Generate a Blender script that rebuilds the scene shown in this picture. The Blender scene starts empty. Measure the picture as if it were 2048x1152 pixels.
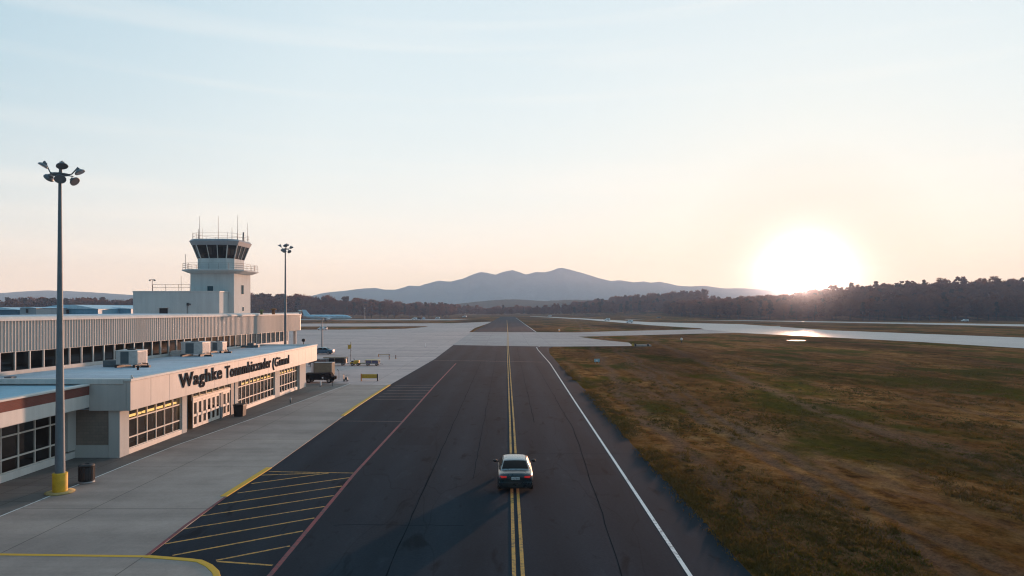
import bpy, bmesh, math, random
import numpy as np
from mathutils import Vector, Matrix, noise as mnoise
R = math.radians
rnd = random.Random(7)
S = bpy.context.scene
C = S.collection

# ------------------------------------------------------------ camera model
CAM_H, F_PX, VX, HY = 10.0, 1365.0, 1014.0, 618.0

def G(px, py, z=0.0):
    """ground point seen at photo pixel px, py on the level z"""
    Y = (CAM_H - z) * F_PX / (py - HY)
    return ((px - VX) / F_PX * Y, Y)

def PZ(px, py, Y):
    return ((px - VX) / F_PX * Y, Y, CAM_H + (HY - py) / F_PX * Y)

# ------------------------------------------------------------ mesh builder
class MB:
    def __init__(s):
        s.v, s.f, s.m, s.sm = [], [], [], []
    def add(s, vs, fs, mat=0, smooth=False):
        o = len(s.v)
        s.v += [tuple(p) for p in vs]
        for f in fs:
            s.f.append(tuple(i + o for i in f)); s.m.append(mat); s.sm.append(smooth)
        return s
    def box(s, x0, x1, y0, y1, z0, z1, mat=0):
        vs = [(x0,y0,z0),(x1,y0,z0),(x1,y1,z0),(x0,y1,z0),(x0,y0,z1),(x1,y0,z1),(x1,y1,z1),(x0,y1,z1)]
        return s.add(vs, [(3,2,1,0),(4,5,6,7),(0,1,5,4),(1,2,6,5),(2,3,7,6),(3,0,4,7)], mat)
    def pane(s, x, y0, y1, z0, z1, mat=0):
        return s.add([(x,y0,z0),(x,y1,z0),(x,y1,z1),(x,y0,z1)], [(0,1,2,3)], mat)
    def tube(s, pts, r, n=8, mat=0, caps=True, smooth=True):
        """pts: list of points; r: radius or list"""
        pts = [Vector(p) for p in pts]
        rs = r if isinstance(r, (list, tuple)) else [r] * len(pts)
        rings = []
        for i, p in enumerate(pts):
            d = (pts[min(i+1, len(pts)-1)] - pts[max(i-1, 0)]).normalized()
            a = Vector((0,0,1)) if abs(d.z) < .9 else Vector((1,0,0))
            u = d.cross(a).normalized(); w = d.cross(u).normalized()
            rings.append([p + (u*math.cos(2*math.pi*k/n) + w*math.sin(2*math.pi*k/n))*rs[i] for k in range(n)])
        vs = [q for ring in rings for q in ring]; fs = []
        for i in range(len(pts)-1):
            for k in range(n):
                a, b = i*n+k, i*n+(k+1) % n
                fs.append((a, b, b+n, a+n))
        s.add(vs, fs, mat, smooth)
        if caps:
            s.add(rings[0], [tuple(range(n))], mat); s.add(rings[-1], [tuple(range(n-1,-1,-1))], mat)
        return s
    def lathe(s, prof, c=(0,0), n=20, mat=0, smooth=True, z0=0):
        """prof: list of (r, z)"""
        vs = []; fs = []
        for r, z in prof:
            for k in range(n):
                a = 2*math.pi*k/n
                vs.append((c[0]+r*math.cos(a), c[1]+r*math.sin(a), z+z0))
        for i in range(len(prof)-1):
            for k in range(n):
                a, b = i*n+k, i*n+(k+1) % n
                fs.append((a, b, b+n, a+n))
        s.add(vs, fs, mat, smooth)
        return s
    def prism(s, poly, z0, z1, mat=0, top=True, bottom=False):
        """poly: counter-clockwise list of (x, y)"""
        n = len(poly)
        a = sum(poly[i][0]*poly[(i+1)%n][1]-poly[(i+1)%n][0]*poly[i][1] for i in range(n))
        if a < 0: poly = poly[::-1]
        vs = [(x,y,z0) for x,y in poly] + [(x,y,z1) for x,y in poly]
        fs = [(i,(i+1)%n,(i+1)%n+n,i+n) for i in range(n)]
        if top: fs.append(tuple(range(n, 2*n)))
        if bottom: fs.append(tuple(range(n-1,-1,-1)))
        return s.add(vs, fs, mat)
    def frustum(s, p0, p1, z0, z1, mat=0, caps=True):
        n = len(p0)
        vs = [(x,y,z0) for x,y in p0] + [(x,y,z1) for x,y in p1]
        fs = [(i,(i+1)%n,(i+1)%n+n,i+n) for i in range(n)]
        if caps: fs += [tuple(range(n, 2*n)), tuple(range(n-1,-1,-1))]
        return s.add(vs, fs, mat)
    def sheet(s, poly, z, mat=0):
        n = len(poly)
        a = sum(poly[i][0]*poly[(i+1)%n][1]-poly[(i+1)%n][0]*poly[i][1] for i in range(n))
        if a < 0: poly = poly[::-1]
        return s.add([(x,y,z) for x,y in poly], [tuple(range(n))], mat)
    def ribbon(s, pts, w, z, mat=0):
        """flat painted line along a polyline"""
        pts = [Vector((p[0],p[1])) for p in pts]; L = []
        ws = w if isinstance(w, (list, tuple)) else [w]*len(pts)
        for i, p in enumerate(pts):
            d = (pts[min(i+1,len(pts)-1)] - pts[max(i-1,0)]).normalized()
            nrm = Vector((-d.y, d.x))
            L.append((p - nrm*ws[i]/2, p + nrm*ws[i]/2))
        vs = [(a.x,a.y,z) for a,b in L] + [(b.x,b.y,z) for a,b in L]
        n = len(L)
        return s.add(vs, [(i,i+1,i+1+n,i+n) for i in range(n-1)], mat)
    def xf(s, M):
        s.v = [tuple(M @ Vector(p)) for p in s.v]; return s
    def join(s, o, M=None, mat=None):
        off = len(s.v)
        s.v += [tuple(M @ Vector(p)) if M else p for p in o.v]
        s.f += [tuple(i+off for i in f) for f in o.f]
        s.m += [mat if mat is not None else k for k in o.m]; s.sm += o.sm
        return s
    def build(s, name, mats, parent=None, bevel=0, subsurf=0, loc=None):
        me = bpy.data.meshes.new(name)
        me.from_pydata(s.v, [], s.f)
        if not isinstance(mats, (list, tuple)): mats = [mats]
        for m in mats: me.materials.append(m)
        me.polygons.foreach_set('material_index', s.m)
        me.polygons.foreach_set('use_smooth', s.sm)
        me.update()
        o = bpy.data.objects.new(name, me); C.objects.link(o)
        if parent: o.parent = parent
        if loc: o.location = loc
        if bevel:
            b = o.modifiers.new('edge', 'BEVEL'); b.width = bevel; b.segments = 2; b.limit_method = 'ANGLE'; b.angle_limit = R(35)
        if subsurf:
            b = o.modifiers.new('round', 'SUBSURF'); b.levels = subsurf; b.render_levels = subsurf
        return o

def tag(o, label=None, cat=None, group=None, kind=None):
    if label: o['label'] = label
    if cat: o['category'] = cat
    if group: o['group'] = group
    if kind: o['kind'] = kind
    return o

def thing(name, label, cat, loc=(0,0,0), rz=0, group=None):
    o = bpy.data.objects.new(name, None); C.objects.link(o)
    o.empty_display_size = .3
    o.location = loc; o.rotation_euler = (0,0,rz)
    return tag(o, label, cat, group)

def structure(o): return tag(o, kind='structure')

KIDS = {}
def copy_tree(o, parent=None):
    c = o.copy(); C.objects.link(c)
    if parent: c.parent = parent
    for ch in list(o.children): copy_tree(ch, c)
    return c

# ------------------------------------------------------------ materials
def lin(c):
    return tuple(((x/255)/12.92 if x/255 <= .04045 else ((x/255+.055)/1.055)**2.4) for x in c) + (1,)

class NT:
    def __init__(s, m): s.t = m.node_tree; s.n = s.t.nodes; s.l = s.t.links
    def node(s, typ, **kw):
        nd = s.n.new(typ)
        for k, v in kw.items():
            if k.startswith('i_'):
                key = k[2:]; key = int(key) if key.isdigit() else key
                nd.inputs[key].default_value = v
            else: setattr(nd, k, v)
        return nd
    def link(s, a, b): s.l.new(a, b)
    def coords(s, scale=(1,1,1), kind='Object', rot=(0,0,0)):
        tc = s.node('ShaderNodeTexCoord'); mp = s.node('ShaderNodeMapping')
        mp.inputs['Scale'].default_value = scale; mp.inputs['Rotation'].default_value = rot
        s.link(tc.outputs[kind], mp.inputs['Vector']); return mp.outputs[0]
    def noise(s, scale, vec=None, detail=6, rough=.6, dist=0):
        nd = s.node('ShaderNodeTexNoise'); nd.inputs['Scale'].default_value = scale
        nd.inputs['Detail'].default_value = detail; nd.inputs['Roughness'].default_value = rough
        nd.inputs['Distortion'].default_value = dist
        if vec: s.link(vec, nd.inputs['Vector'])
        return nd.outputs['Fac']
    def ramp(s, fac, stops):
        nd = s.node('ShaderNodeValToRGB'); cr = nd.color_ramp
        while len(cr.elements) < len(stops): cr.elements.new(.5)
        for e, (p, c) in zip(cr.elements, stops):
            e.position = p; e.color = c if len(c) == 4 else (*c, 1)
        s.link(fac, nd.inputs[0]); return nd.outputs[0]
    def mix(s, fac, a, b, mode='MIX'):
        nd = s.node('ShaderNodeMix'); nd.data_type = 'RGBA'; nd.blend_type = mode
        for val, idx in ((fac, 0), (a, 6), (b, 7)):
            if hasattr(val, 'is_output'): s.link(val, nd.inputs[idx])
            else: nd.inputs[idx].default_value = val if idx == 0 else ((*val, 1) if len(val) == 3 else val)
        return nd.outputs[2]
    def math(s, op, a, b=0):
        nd = s.node('ShaderNodeMath'); nd.operation = op
        for val, idx in ((a,0),(b,1)):
            if hasattr(val, 'is_output'): s.link(val, nd.inputs[idx])
            else: nd.inputs[idx].default_value = val
        return nd.outputs[0]
    def bump(s, h, strength=.3, dist=.02):
        nd = s.node('ShaderNodeBump'); nd.inputs['Strength'].default_value = strength
        nd.inputs['Distance'].default_value = dist
        s.link(h, nd.inputs['Height']); return nd.outputs[0]

def new_mat(name):
    m = bpy.data.materials.new(name); m.use_nodes = True
    t = NT(m); b = t.n['Principled BSDF']
    return m, t, b

def plain(name, col, rough=.6, metal=0, vary=.15, scale=2.0, spec=.4, bump=0, coat=0):
    """base colour with a little dirt variation"""
    m, t, b = new_mat(name)
    v = t.coords()
    f = t.noise(scale, v, 7, .65)
    c1 = tuple(x*(1-vary) for x in col[:3]); c2 = tuple(min(1, x*(1+vary)) for x in col[:3])
    t.link(t.ramp(f, [(.3, c1), (.7, c2)]), b.inputs['Base Color'])
    b.inputs['Roughness'].default_value = rough; b.inputs['Metallic'].default_value = metal
    b.inputs['Specular IOR Level'].default_value = spec
    if coat: b.inputs['Coat Weight'].default_value = coat; b.inputs['Coat Roughness'].default_value = .08
    if bump: t.link(t.bump(t.noise(scale*12, v, 4), bump, .01), b.inputs['Normal'])
    return m

def stained(name, col, streak=.25, rough=.7, spec=.3):
    """painted wall or panel with vertical dirt streaks"""
    m, t, b = new_mat(name)
    st = t.noise(1.0, t.coords((1.6,1.6,.12)), 6, .7)
    fi = t.noise(.35, t.coords(), 5)
    c = t.ramp(st, [(.35, tuple(x*(1-streak) for x in col)), (.62, col)])
    c = t.mix(.5, c, t.ramp(fi, [(.3, tuple(x*(1-streak*.7) for x in col)), (.7, tuple(min(1,x*1.05) for x in col))]))
    t.link(c, b.inputs['Base Color'])
    b.inputs['Roughness'].default_value = rough; b.inputs['Specular IOR Level'].default_value = spec
    return m

def glass_mat(name, tint=(.02,.022,.022), clear=.3, rough=.02):
    """tinted glazing: part see-through, part mirror by angle"""
    m, t, b = new_mat(name)
    t.n.remove(b); out = t.n['Material Output']
    tr = t.node('ShaderNodeBsdfTransparent'); tr.inputs[0].default_value = (clear, clear*.97, clear*.92, 1)
    gl = t.node('ShaderNodeBsdfGlossy'); gl.inputs['Roughness'].default_value = rough
    gl.inputs['Color'].default_value = (.85,.88,.9,1)
    fr = t.node('ShaderNodeFresnel'); fr.inputs[0].default_value = 1.5
    w = t.noise(.6, t.coords(), 2)
    t.link(t.bump(w, .05, .03), gl.inputs['Normal'])
    mx = t.node('ShaderNodeMixShader')
    t.link(fr.outputs[0], mx.inputs[0]); t.link(tr.outputs[0], mx.inputs[1]); t.link(gl.outputs[0], mx.inputs[2])
    t.link(mx.outputs[0], out.inputs[0])
    return m

def lamp_mat(name, col, strength):
    m, t, b = new_mat(name)
    b.inputs['Base Color'].default_value = (*col, 1)
    b.inputs['Emission Color'].default_value = (*col, 1); b.inputs['Emission Strength'].default_value = strength
    return m

def asphalt_mat(name, c0, c1, seam=True):
    m, t, b = new_mat(name)
    v = t.coords()
    big = t.noise(.06, t.coords((1,.18,1)), 5, .6)
    mid = t.noise(.5, t.coords((1,.15,1)), 6, .6)
    fine = t.noise(9, v, 6, .8)
    grain = t.noise(45, v, 2, .5)
    c = t.ramp(big, [(.3, c0), (.7, c1)])
    c = t.mix(.55, c, t.ramp(mid, [(.3, tuple(x*.72 for x in c0)), (.7, tuple(x*1.25 for x in c1))]))
    c = t.mix(.35, c, t.ramp(fine, [(.25, tuple(x*.45 for x in c0)), (.75, tuple(x*1.6 for x in c1))]))
    # worn wheel tracks: a broad lengthwise wave across the lanes
    tc = t.node('ShaderNodeTexCoord'); sp = t.node('ShaderNodeSeparateXYZ'); t.link(tc.outputs['Object'], sp.inputs[0])
    wob = t.math('MULTIPLY', t.noise(.05, v, 2), 1.2)
    sx = t.math('SINE', t.math('MULTIPLY', t.math('ADD', sp.outputs[0], wob), 1.75))
    tr = t.ramp(t.math('ADD', t.math('MULTIPLY', sx, .5), .5), [(.0, (.86,.86,.86)), (1, (1.1,1.1,1.1))])
    c = t.mix(1, c, tr, 'MULTIPLY')
    if seam:  # meandering cracks, dark and thin
        vo = t.node('ShaderNodeTexVoronoi'); vo.feature = 'DISTANCE_TO_EDGE'
        wv = t.coords((.16,.035,1))
        dn = t.node('ShaderNodeTexNoise'); dn.inputs['Scale'].default_value = 3; t.link(wv, dn.inputs['Vector'])
        ad = t.node('ShaderNodeVectorMath'); ad.operation = 'MULTIPLY_ADD'
        t.link(dn.outputs['Color'], ad.inputs[0]); ad.inputs[1].default_value = (.45,.45,0); t.link(wv, ad.inputs[2])
        t.link(ad.outputs[0], vo.inputs['Vector']); vo.inputs['Scale'].default_value = 1.0
        cr = t.ramp(vo.outputs['Distance'], [(0, (.68,.68,.68)), (.007, (1,1,1))])
        c = t.mix(.8, c, t.mix(1, c, cr, 'MULTIPLY'))
    st = t.noise(.9, t.coords((1,.35,1)), 5, .55, .5)                     # oil drips and scuffs
    c = t.mix(1, c, t.ramp(st, [(.30, (.5,.5,.5)), (.40, (1,1,1)), (.62, (1,1,1)), (.72, (1.3,1.3,1.28))]), 'MULTIPLY')
    t.link(c, b.inputs['Base Color'])
    b.inputs['Roughness'].default_value = .95; b.inputs['Specular IOR Level'].default_value = .05
    return m

def concrete_mat(name, c0, c1, slab=None, rough=.75, spec=.35, rot=0):
    m, t, b = new_mat(name)
    v = t.coords()
    big = t.noise(.05, t.coords((1,.6,1)), 5, .6, .6)
    mid = t.noise(.45, v, 7, .65, .4)
    fine = t.noise(7, v, 5, .7)
    c = t.ramp(big, [(.32, c0), (.68, c1)])
    c = t.mix(.45, c, t.ramp(mid, [(.3, tuple(x*.72 for x in c0)), (.7, tuple(x*1.15 for x in c1))]))
    c = t.mix(.2, c, t.ramp(fine, [(.25, tuple(x*.5 for x in c0)), (.75, tuple(x*1.3 for x in c1))]))
    ban = t.noise(.30, t.coords((.07,1,1)), 6, .6, .3)                   # rubber and water stains drawn across the slabs
    c = t.mix(.8, c, t.mix(1, c, t.ramp(ban, [(.36, (.74,.74,.75)), (.5, (1,1,1)), (.66, (1.12,1.11,1.1))]), 'MULTIPLY'))
    if slab:
        br = t.node('ShaderNodeTexBrick'); t.link(t.coords((1,1,1), 'Object', (0,0,rot)), br.inputs['Vector'])
        br.offset = 0; br.inputs['Scale'].default_value = 1
        br.inputs['Brick Width'].default_value = slab[0]; br.inputs['Row Height'].default_value = slab[1]
        br.inputs['Mortar Size'].default_value = .035; br.inputs['Mortar Smooth'].default_value = .3
        br.inputs['Color1'].default_value = (1,1,1,1); br.inputs['Color2'].default_value = (.9,.9,.91,1)
        br.inputs['Mortar'].default_value = (.5,.48,.46,1)
        c = t.mix(1, c, br.outputs['Color'], 'MULTIPLY')
    t.link(c, b.inputs['Base Color'])
    b.inputs['Roughness'].default_value = rough; b.inputs['Specular IOR Level'].default_value = spec
    t.link(t.bump(t.noise(14, v, 4), .25, .008), b.inputs['Normal'])
    return m

def paint_mat(name, col, wear=.5, under=(.05,.05,.055)):
    m, t, b = new_mat(name)
    v = t.coords()
    w = t.noise(5, v, 6, .75); w2 = t.noise(.5, v, 3)
    ww = t.math('ADD', t.math('MULTIPLY', w, .7), t.math('MULTIPLY', w2, .3))
    k = .30 + .22*wear
    c = t.ramp(ww, [(k-.1, under), (k+.06, col), (.8, tuple(min(1, x*1.12) for x in col))])
    t.link(c, b.inputs['Base Color'])
    b.inputs['Roughness'].default_value = .75; b.inputs['Specular IOR Level'].default_value = .3
    return m
# ------------------------------------------------------------ light, sky, camera, air
SUN_AZ, SUN_EL = 23.6, 2.7
az, el = R(SUN_AZ), R(SUN_EL)
SUN_DIR = Vector((math.sin(az)*math.cos(el), math.cos(az)*math.cos(el), math.sin(el)))
sl = bpy.data.lights.new('sun', 'SUN'); sl.energy = 2.4; sl.angle = R(1.6); sl.color = (1, .63, .53)
so = bpy.data.objects.new('sun', sl); C.objects.link(so)
so.rotation_euler = SUN_DIR.to_track_quat('Z', 'Y').to_euler(); so.location = (300, 700, 200)

W = bpy.data.worlds.new('World'); S.world = W; W.use_nodes = True
w = NT(W); bg = w.n['Background']
sky = w.node('ShaderNodeTexSky'); sky.sky_type = 'NISHITA'; sky.sun_disc = False
sky.sun_elevation = el; sky.sun_rotation = az
sky.altitude = 200; sky.air_density = 1.0; sky.dust_density = .5; sky.ozone_density = 1.6
SKY_TUNE = True
gm_ = w.node('ShaderNodeGamma'); gm_.inputs[1].default_value = .15; w.link(sky.outputs[0], gm_.inputs[0])
hs_ = w.node('ShaderNodeHueSaturation'); hs_.inputs['Saturation'].default_value = 1.5; w.link(gm_.outputs[0], hs_.inputs['Color'])
c_ = w.mix(1, hs_.outputs[0], (1.70,1.91,1.99), 'MULTIPLY')
tc_ = w.node('ShaderNodeTexCoord'); sx_ = w.node('ShaderNodeSeparateXYZ'); w.link(tc_.outputs['Generated'], sx_.inputs[0])
dt_ = w.node('ShaderNodeVectorMath'); dt_.operation = 'DOT_PRODUCT'; w.link(tc_.outputs['Generated'], dt_.inputs[0]); dt_.inputs[1].default_value = SUN_DIR
dd = w.math('MAXIMUM', dt_.outputs['Value'], 0)
# the sky away from the sun is deeper and bluer
half = w.math('ADD', w.math('MULTIPLY', dt_.outputs['Value'], .5), .5)
c_ = w.mix(1, c_, w.ramp(half, [(.22,(.18,.40,.53)),(.56,(.35,.62,.77)),(.88,(1,1,1)),(.95,(1,1,1)),(.994,(1,1,1)),(1,(.80,.79,.77))]), 'MULTIPLY')
# dusk band along the horizon, and the aureole round the low sun
band = w.math('POWER', 2.718, w.math('MULTIPLY', w.math('ABSOLUTE', sx_.outputs[2]), -9))
c_ = w.mix(w.math('MULTIPLY', band, .74), c_, w.mix(1, (3.55,2.86,2.74), w.ramp(half, [(.1,(.28,.30,.36)),(.55,(.76,.78,.80)),(.68,(.88,.88,.88)),(.75,(1,1,1)),(.93,(1,1,1)),(.994,(1,.99,.98)),(1,(.80,.77,.73))]), 'MULTIPLY'))
c_ = w.mix(w.math('POWER', dd, 3000), c_, (6.,5.2,3.6), 'ADD')
c_ = w.mix(w.math('POWER', dd, 60), c_, (.03,.02,.01), 'ADD')
# thin streaks of high cloud
cl = w.noise(1.0, w.coords((1.2,1.2,26), 'Generated', (0,.05,0)), 5, .55, .3)
c_ = w.mix(w.math('MULTIPLY', w.ramp(cl, [(.52,(0,0,0)),(.72,(1,1,1))]), .16), c_, (3.1,2.75,2.45))
w.link(c_, bg.inputs[0]); bg.inputs[1].default_value = .12

cam = bpy.data.cameras.new('camera'); co = bpy.data.objects.new('camera', cam); C.objects.link(co)
co.location = (0, 0, CAM_H); co.rotation_euler = (R(90), 0, 0)
cam.sensor_width = 36; cam.lens = 36*F_PX/2048
cam.shift_x = (1024-VX)/2048; cam.shift_y = (HY-576)/2048
cam.clip_start = .1; cam.clip_end = 9000
S.camera = co
S.view_settings.view_transform = 'Standard'; S.view_settings.look = 'None'
S.view_settings.exposure = 1.85; S.view_settings.gamma = 1
S.cycles.max_bounces = 6; S.cycles.diffuse_bounces = 3; S.cycles.glossy_bounces = 3
S.cycles.transparent_max_bounces = 12; S.cycles.volume_bounces = 1
S.cycles.use_denoising = True; S.cycles.filter_width = 1.15
S.cycles.sample_clamp_indirect = 6

def sm(t):
    t = max(0., min(1., t)); return t*t*(3-2*t)

# ------------------------------------------------------------ ground
def hill_h(x, y):
    h = 24*sm((x-110)/460)*sm((y-600)/190)                       # the rise under the right hand wood
    h += 11*sm((x-60)/160)*sm((y-1000)/150)*(1-sm((x-420)/200))
    return h
def field_h(x, y):
    a = sm((x-10.6)/3)*(1-sm((y-120)/40))*sm((y-8)/4)
    if a <= 0: return 0.
    n = mnoise.noise((x*.11, y*.07, 3.1))*.22 + mnoise.noise((x*.45, y*.3, 7.7))*.09 + mnoise.noise((x*1.3, y*1.1, 1.7))*.05
    rut = -.10*(math.exp(-((x-17.3-.02*(y-60)*(y>60))/.35)**2) + math.exp(-((x-18.9-.02*(y-60)*(y>60))/.35)**2))
    return a*(n-.06+rut)
def ground_h(x, y): return hill_h(x, y) + field_h(x, y)

xs = [-4200,-3200,-2400,-1800,-1300,-1000,-800,-650,-520,-420,-340,-270,-210,-160,-120,-90,-60,-30,-10,0,6,9]
x = 9.6
while x < 34: xs.append(x); x += .55
while x < 4200: xs.append(x); x *= 1.045
xs.append(4200)
ys = [-300,-100,-20,4]
y = 12
while y < 60: ys.append(y); y += .6
while y < 4600: ys.append(y); y *= 1.035
ys.append(4600)
nx, ny = len(xs), len(ys)
gm = MB()
gm.add([(x, y, ground_h(x, y)) for y in ys for x in xs],
       [(j*nx+i, j*nx+i+1, (j+1)*nx+i+1, (j+1)*nx+i) for j in range(ny-1) for i in range(nx-1)], 0, True)

def grass_mat():
    m, t, b = new_mat('dry_grass_field')
    v = t.coords()
    tc = t.node('ShaderNodeTexCoord'); sp = t.node('ShaderNodeSeparateXYZ'); t.link(tc.outputs['Object'], sp.inputs[0])
    X, Y = sp.outputs[0], sp.outputs[1]
    soil, dry, dark, olive, straw = (.225,.108,.060), (.21,.082,.021), (.054,.020,.007), (.095,.076,.006), (.31,.142,.054)
    patch = t.noise(.055, t.coords((1,.55,1)), 7, .62, .5)
    streak = t.noise(.42, t.coords((1,.07,1)), 7, .66, .5)
    mid = t.noise(.42, t.coords((1,.7,1)), 8, .7)
    fine = t.noise(5, v, 6, .8)
    green = t.noise(.075, t.coords((1,.5,1), 'Object', (0,0,.3)), 5, .6)
    c = t.ramp(mid, [(.36, dark), (.48, dry), (.60, straw)])
    c = t.mix(t.ramp(patch, [(.42, (0,0,0)), (.6, (.75,.75,.75))]), c, t.mix(.5, dark, dry))
    c = t.mix(t.ramp(streak, [(.5, (0,0,0)), (.66, (.85,.85,.85))]), c, soil)
    c = t.mix(t.ramp(green, [(.50, (0,0,0)), (.58, (.85,.85,.85))]), c, t.mix(fine, olive, (.030,.028,.004)))
    # worn vehicle tracks that run beside the asphalt
    wob = t.math('MULTIPLY', t.math('SUBTRACT', t.noise(.035, v, 4), .5), 7)
    drift = t.math('MULTIPLY', t.math('MAXIMUM', t.math('SUBTRACT', Y, 62), 0), .09)
    xx = t.math('SUBTRACT', t.math('ADD', X, wob), drift)
    for x0, wd in ((12.1, .9), (17.4, .8), (19.2, .55), (31, 1.2)):
        d = t.math('ABSOLUTE', t.math('SUBTRACT', xx, x0))
        k = t.ramp(t.math('ADD', t.math('DIVIDE', d, wd*2.2), t.math('MULTIPLY', t.math('SUBTRACT', mid, .5), 1.6)), [(.08, (.9,.9,.9)), (.5, (0,0,0))])
        c = t.mix(k, c, t.mix(fine, (.10,.047,.026), (.26,.135,.08)))
    c = t.mix(.7, c, t.mix(1, c, t.ramp(fine, [(.28, (.35,.34,.33)), (.5, (1,1,1)), (.75, (1.7,1.65,1.5))]), 'MULTIPLY'))
    bf = t.noise(.028, t.coords((1,.35,1), 'Object', (0,0,-.12)), 4, .6, .4)
    c = t.mix(1, c, t.ramp(bf, [(.34, (.55,.52,.5)), (.5, (1,1,1)), (.66, (1.5,1.42,1.3))]), 'MULTIPLY')
    tf = t.noise(1.5, t.coords((1,.8,1)), 7, .75, .3)
    c = t.mix(1, c, t.ramp(tf, [(.34, (.6,.6,.58)), (.5, (1,1,1)), (.68, (1.22,1.2,1.15))]), 'MULTIPLY')
    t.link(c, b.inputs['Base Color'])
    b.inputs['Roughness'].default_value = 1; b.inputs['Specular IOR Level'].default_value = .0
    h = t.math('ADD', t.math('MULTIPLY', t.noise(2.2, v, 8, .75), .6), t.math('MULTIPLY', fine, .5))
    t.link(t.bump(h, .55, .08), b.inputs['Normal'])
    return m
M_GRASS = grass_mat()
structure(gm.build('ground', M_GRASS))

# ------------------------------------------------------------ paved surfaces
M_ASPH = asphalt_mat('asphalt', (.0135,.0205,.028), (.0215,.0305,.040))
M_CONC = concrete_mat('apron_concrete', (.44,.35,.325), (.55,.44,.41), (9,6.5), .8, .15)
M_TAXI = concrete_mat('taxiway_concrete', (.31,.285,.28), (.40,.37,.36), (6,6), .8, .15)
M_RUN = concrete_mat('runway_concrete', (.22,.215,.225), (.31,.305,.315), (12,8), rough=.42, spec=.4)
M_PAVE = concrete_mat('pavement_concrete', (.27,.212,.182), (.375,.30,.257), (6,9))
M_WALK = concrete_mat('walkway_brown', (.115,.10,.09), (.17,.15,.135), (1.6,1.6))  # darker, browner surface along the terminal front
for mt, loc in ((M_PAVE, (2.6,-7,0)),):
    for nd in mt.node_tree.nodes:
        if nd.bl_idname == 'ShaderNodeTexBrick':
            nd.inputs['Vector'].links[0].from_node.inputs['Location'].default_value = loc

def sheet(name, poly, z, mat): return structure(MB().sheet(poly, z).build(name, mat))
def gp(l, z=0): return [G(a, b, z) for a, b in l]

EDGE = [(452,993),(543,935),(620,880),(690,830),(780,770),(870,718),(907,690),(943,664.5)]
REDGE0 = [(1499,1147),(1398,1031),(1311,940),(1253,877),(1195,805),(1123,734),(1099,707),(1098,697),(1112,692)]
REDGE = []
for (a, b), (c, d) in zip(REDGE0, REDGE0[1:]):
    (x0,y0), (x1,y1) = G(a,b), G(c,d); n_ = max(1, int(math.hypot(x1-x0,y1-y0)/.6))
    for k in range(n_):
        f_ = k/n_; xx, yy = x0+(x1-x0)*f_, y0+(y1-y0)*f_
        REDGE.append((xx+.10*mnoise.noise((yy*.35,3,1))+.07*mnoise.noise((yy*1.7,8,2)), yy))
REDGE.append(G(*REDGE0[-1]))
sheet('apron', [(-400,12),(-3,12)] + gp([(1000,690),(1000,664.5),(938,664.5),(950,656),(987,643.2),(905,646.6),(600,647.2),(200,647.4)]), .012, M_CONC)
road = [(-10.4,12),(9.3,12)] + REDGE + gp([(1090,664.5),(1074,664.5),(1030,633.2),(1002,633.2),(945,664.5),(907,690)]) + gp(EDGE[:6][::-1]) + gp([(296,1111),(380,1117.5),(404,1120.5),(424,1130),(440,1152)])
sheet('road', road, .024, M_ASPH)
sheet('taxiway', gp([(905,690.3),(943.5,664.5),(1072,664.5),(1150,665),(1250,662),(1400,658.8),(1560,652),(1566,664),(1400,667.5),(1156,673.5),(1172,676),(1207,680.5),(1258,685.5),(1266,692.2),(1120,693.4),(1085,693.2)]), .036, M_TAXI)
sheet('runway', gp([(1060,632.2),(1168,637),(1300,644.4),(1483,648.5),(1665,661),(2048,675.5),(2400,690),(2400,722),(2048,697),(1848,684.6),(1665,675),(1483,666.2),(1410,659),(1400,656.5),(1300,650.5),(1156,638.2),(1060,632.8)]), .048, M_RUN)
sheet('far_taxiway', gp([(1250,638),(1480,640.4),(1665,643),(2048,648.8),(2400,653),(2400,658),(2048,652.8),(1665,645),(1480,641.7),(1250,638.7)]), .02, M_RUN)
sheet('side_taxiway', gp([(400,640),(905,640.6),(940,638.6),(700,638),(400,638)]), .02, M_TAXI)
sheet('grass_strip', gp([(300,653),(700,653),(850,652.4),(857,653.6),(812,657.4),(700,659.2),(300,660)]), .024, M_GRASS)

# raised pavement in front of the terminal, with its kerbs
PZ_ = .06
pave = [(-70,12),(-10.3,12)] + gp([(440,1152),(424,1130),(404,1120.5),(380,1117.5),(296,1111)], PZ_) + gp(EDGE[:5], PZ_) + [(-30,91.5),(-70,91.5)]
structure(MB().prism(pave, 0, PZ_).build('pavement', M_PAVE))
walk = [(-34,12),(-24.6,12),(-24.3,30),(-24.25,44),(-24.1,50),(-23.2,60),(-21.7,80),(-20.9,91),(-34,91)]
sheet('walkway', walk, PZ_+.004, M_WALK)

M_YEL = paint_mat('yellow_paint', (.52,.27,.055), .75)
M_YELK = paint_mat('yellow_kerb_paint', (.60,.33,.03), .3, (.25,.2,.13))
M_WHT = paint_mat('white_paint', (.68,.68,.66), .55)
M_RED = paint_mat('red_paint', (.24,.045,.05), .8)
M_FADE = paint_mat('faded_pink_paint', (.20,.15,.14), .8)
def line(name, l, wd, mat, z=.03, base=0):
    pts = [G(a, b, base) for a, b in l]
    return structure(MB().ribbon(pts, wd, z).build(name, mat))

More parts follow.
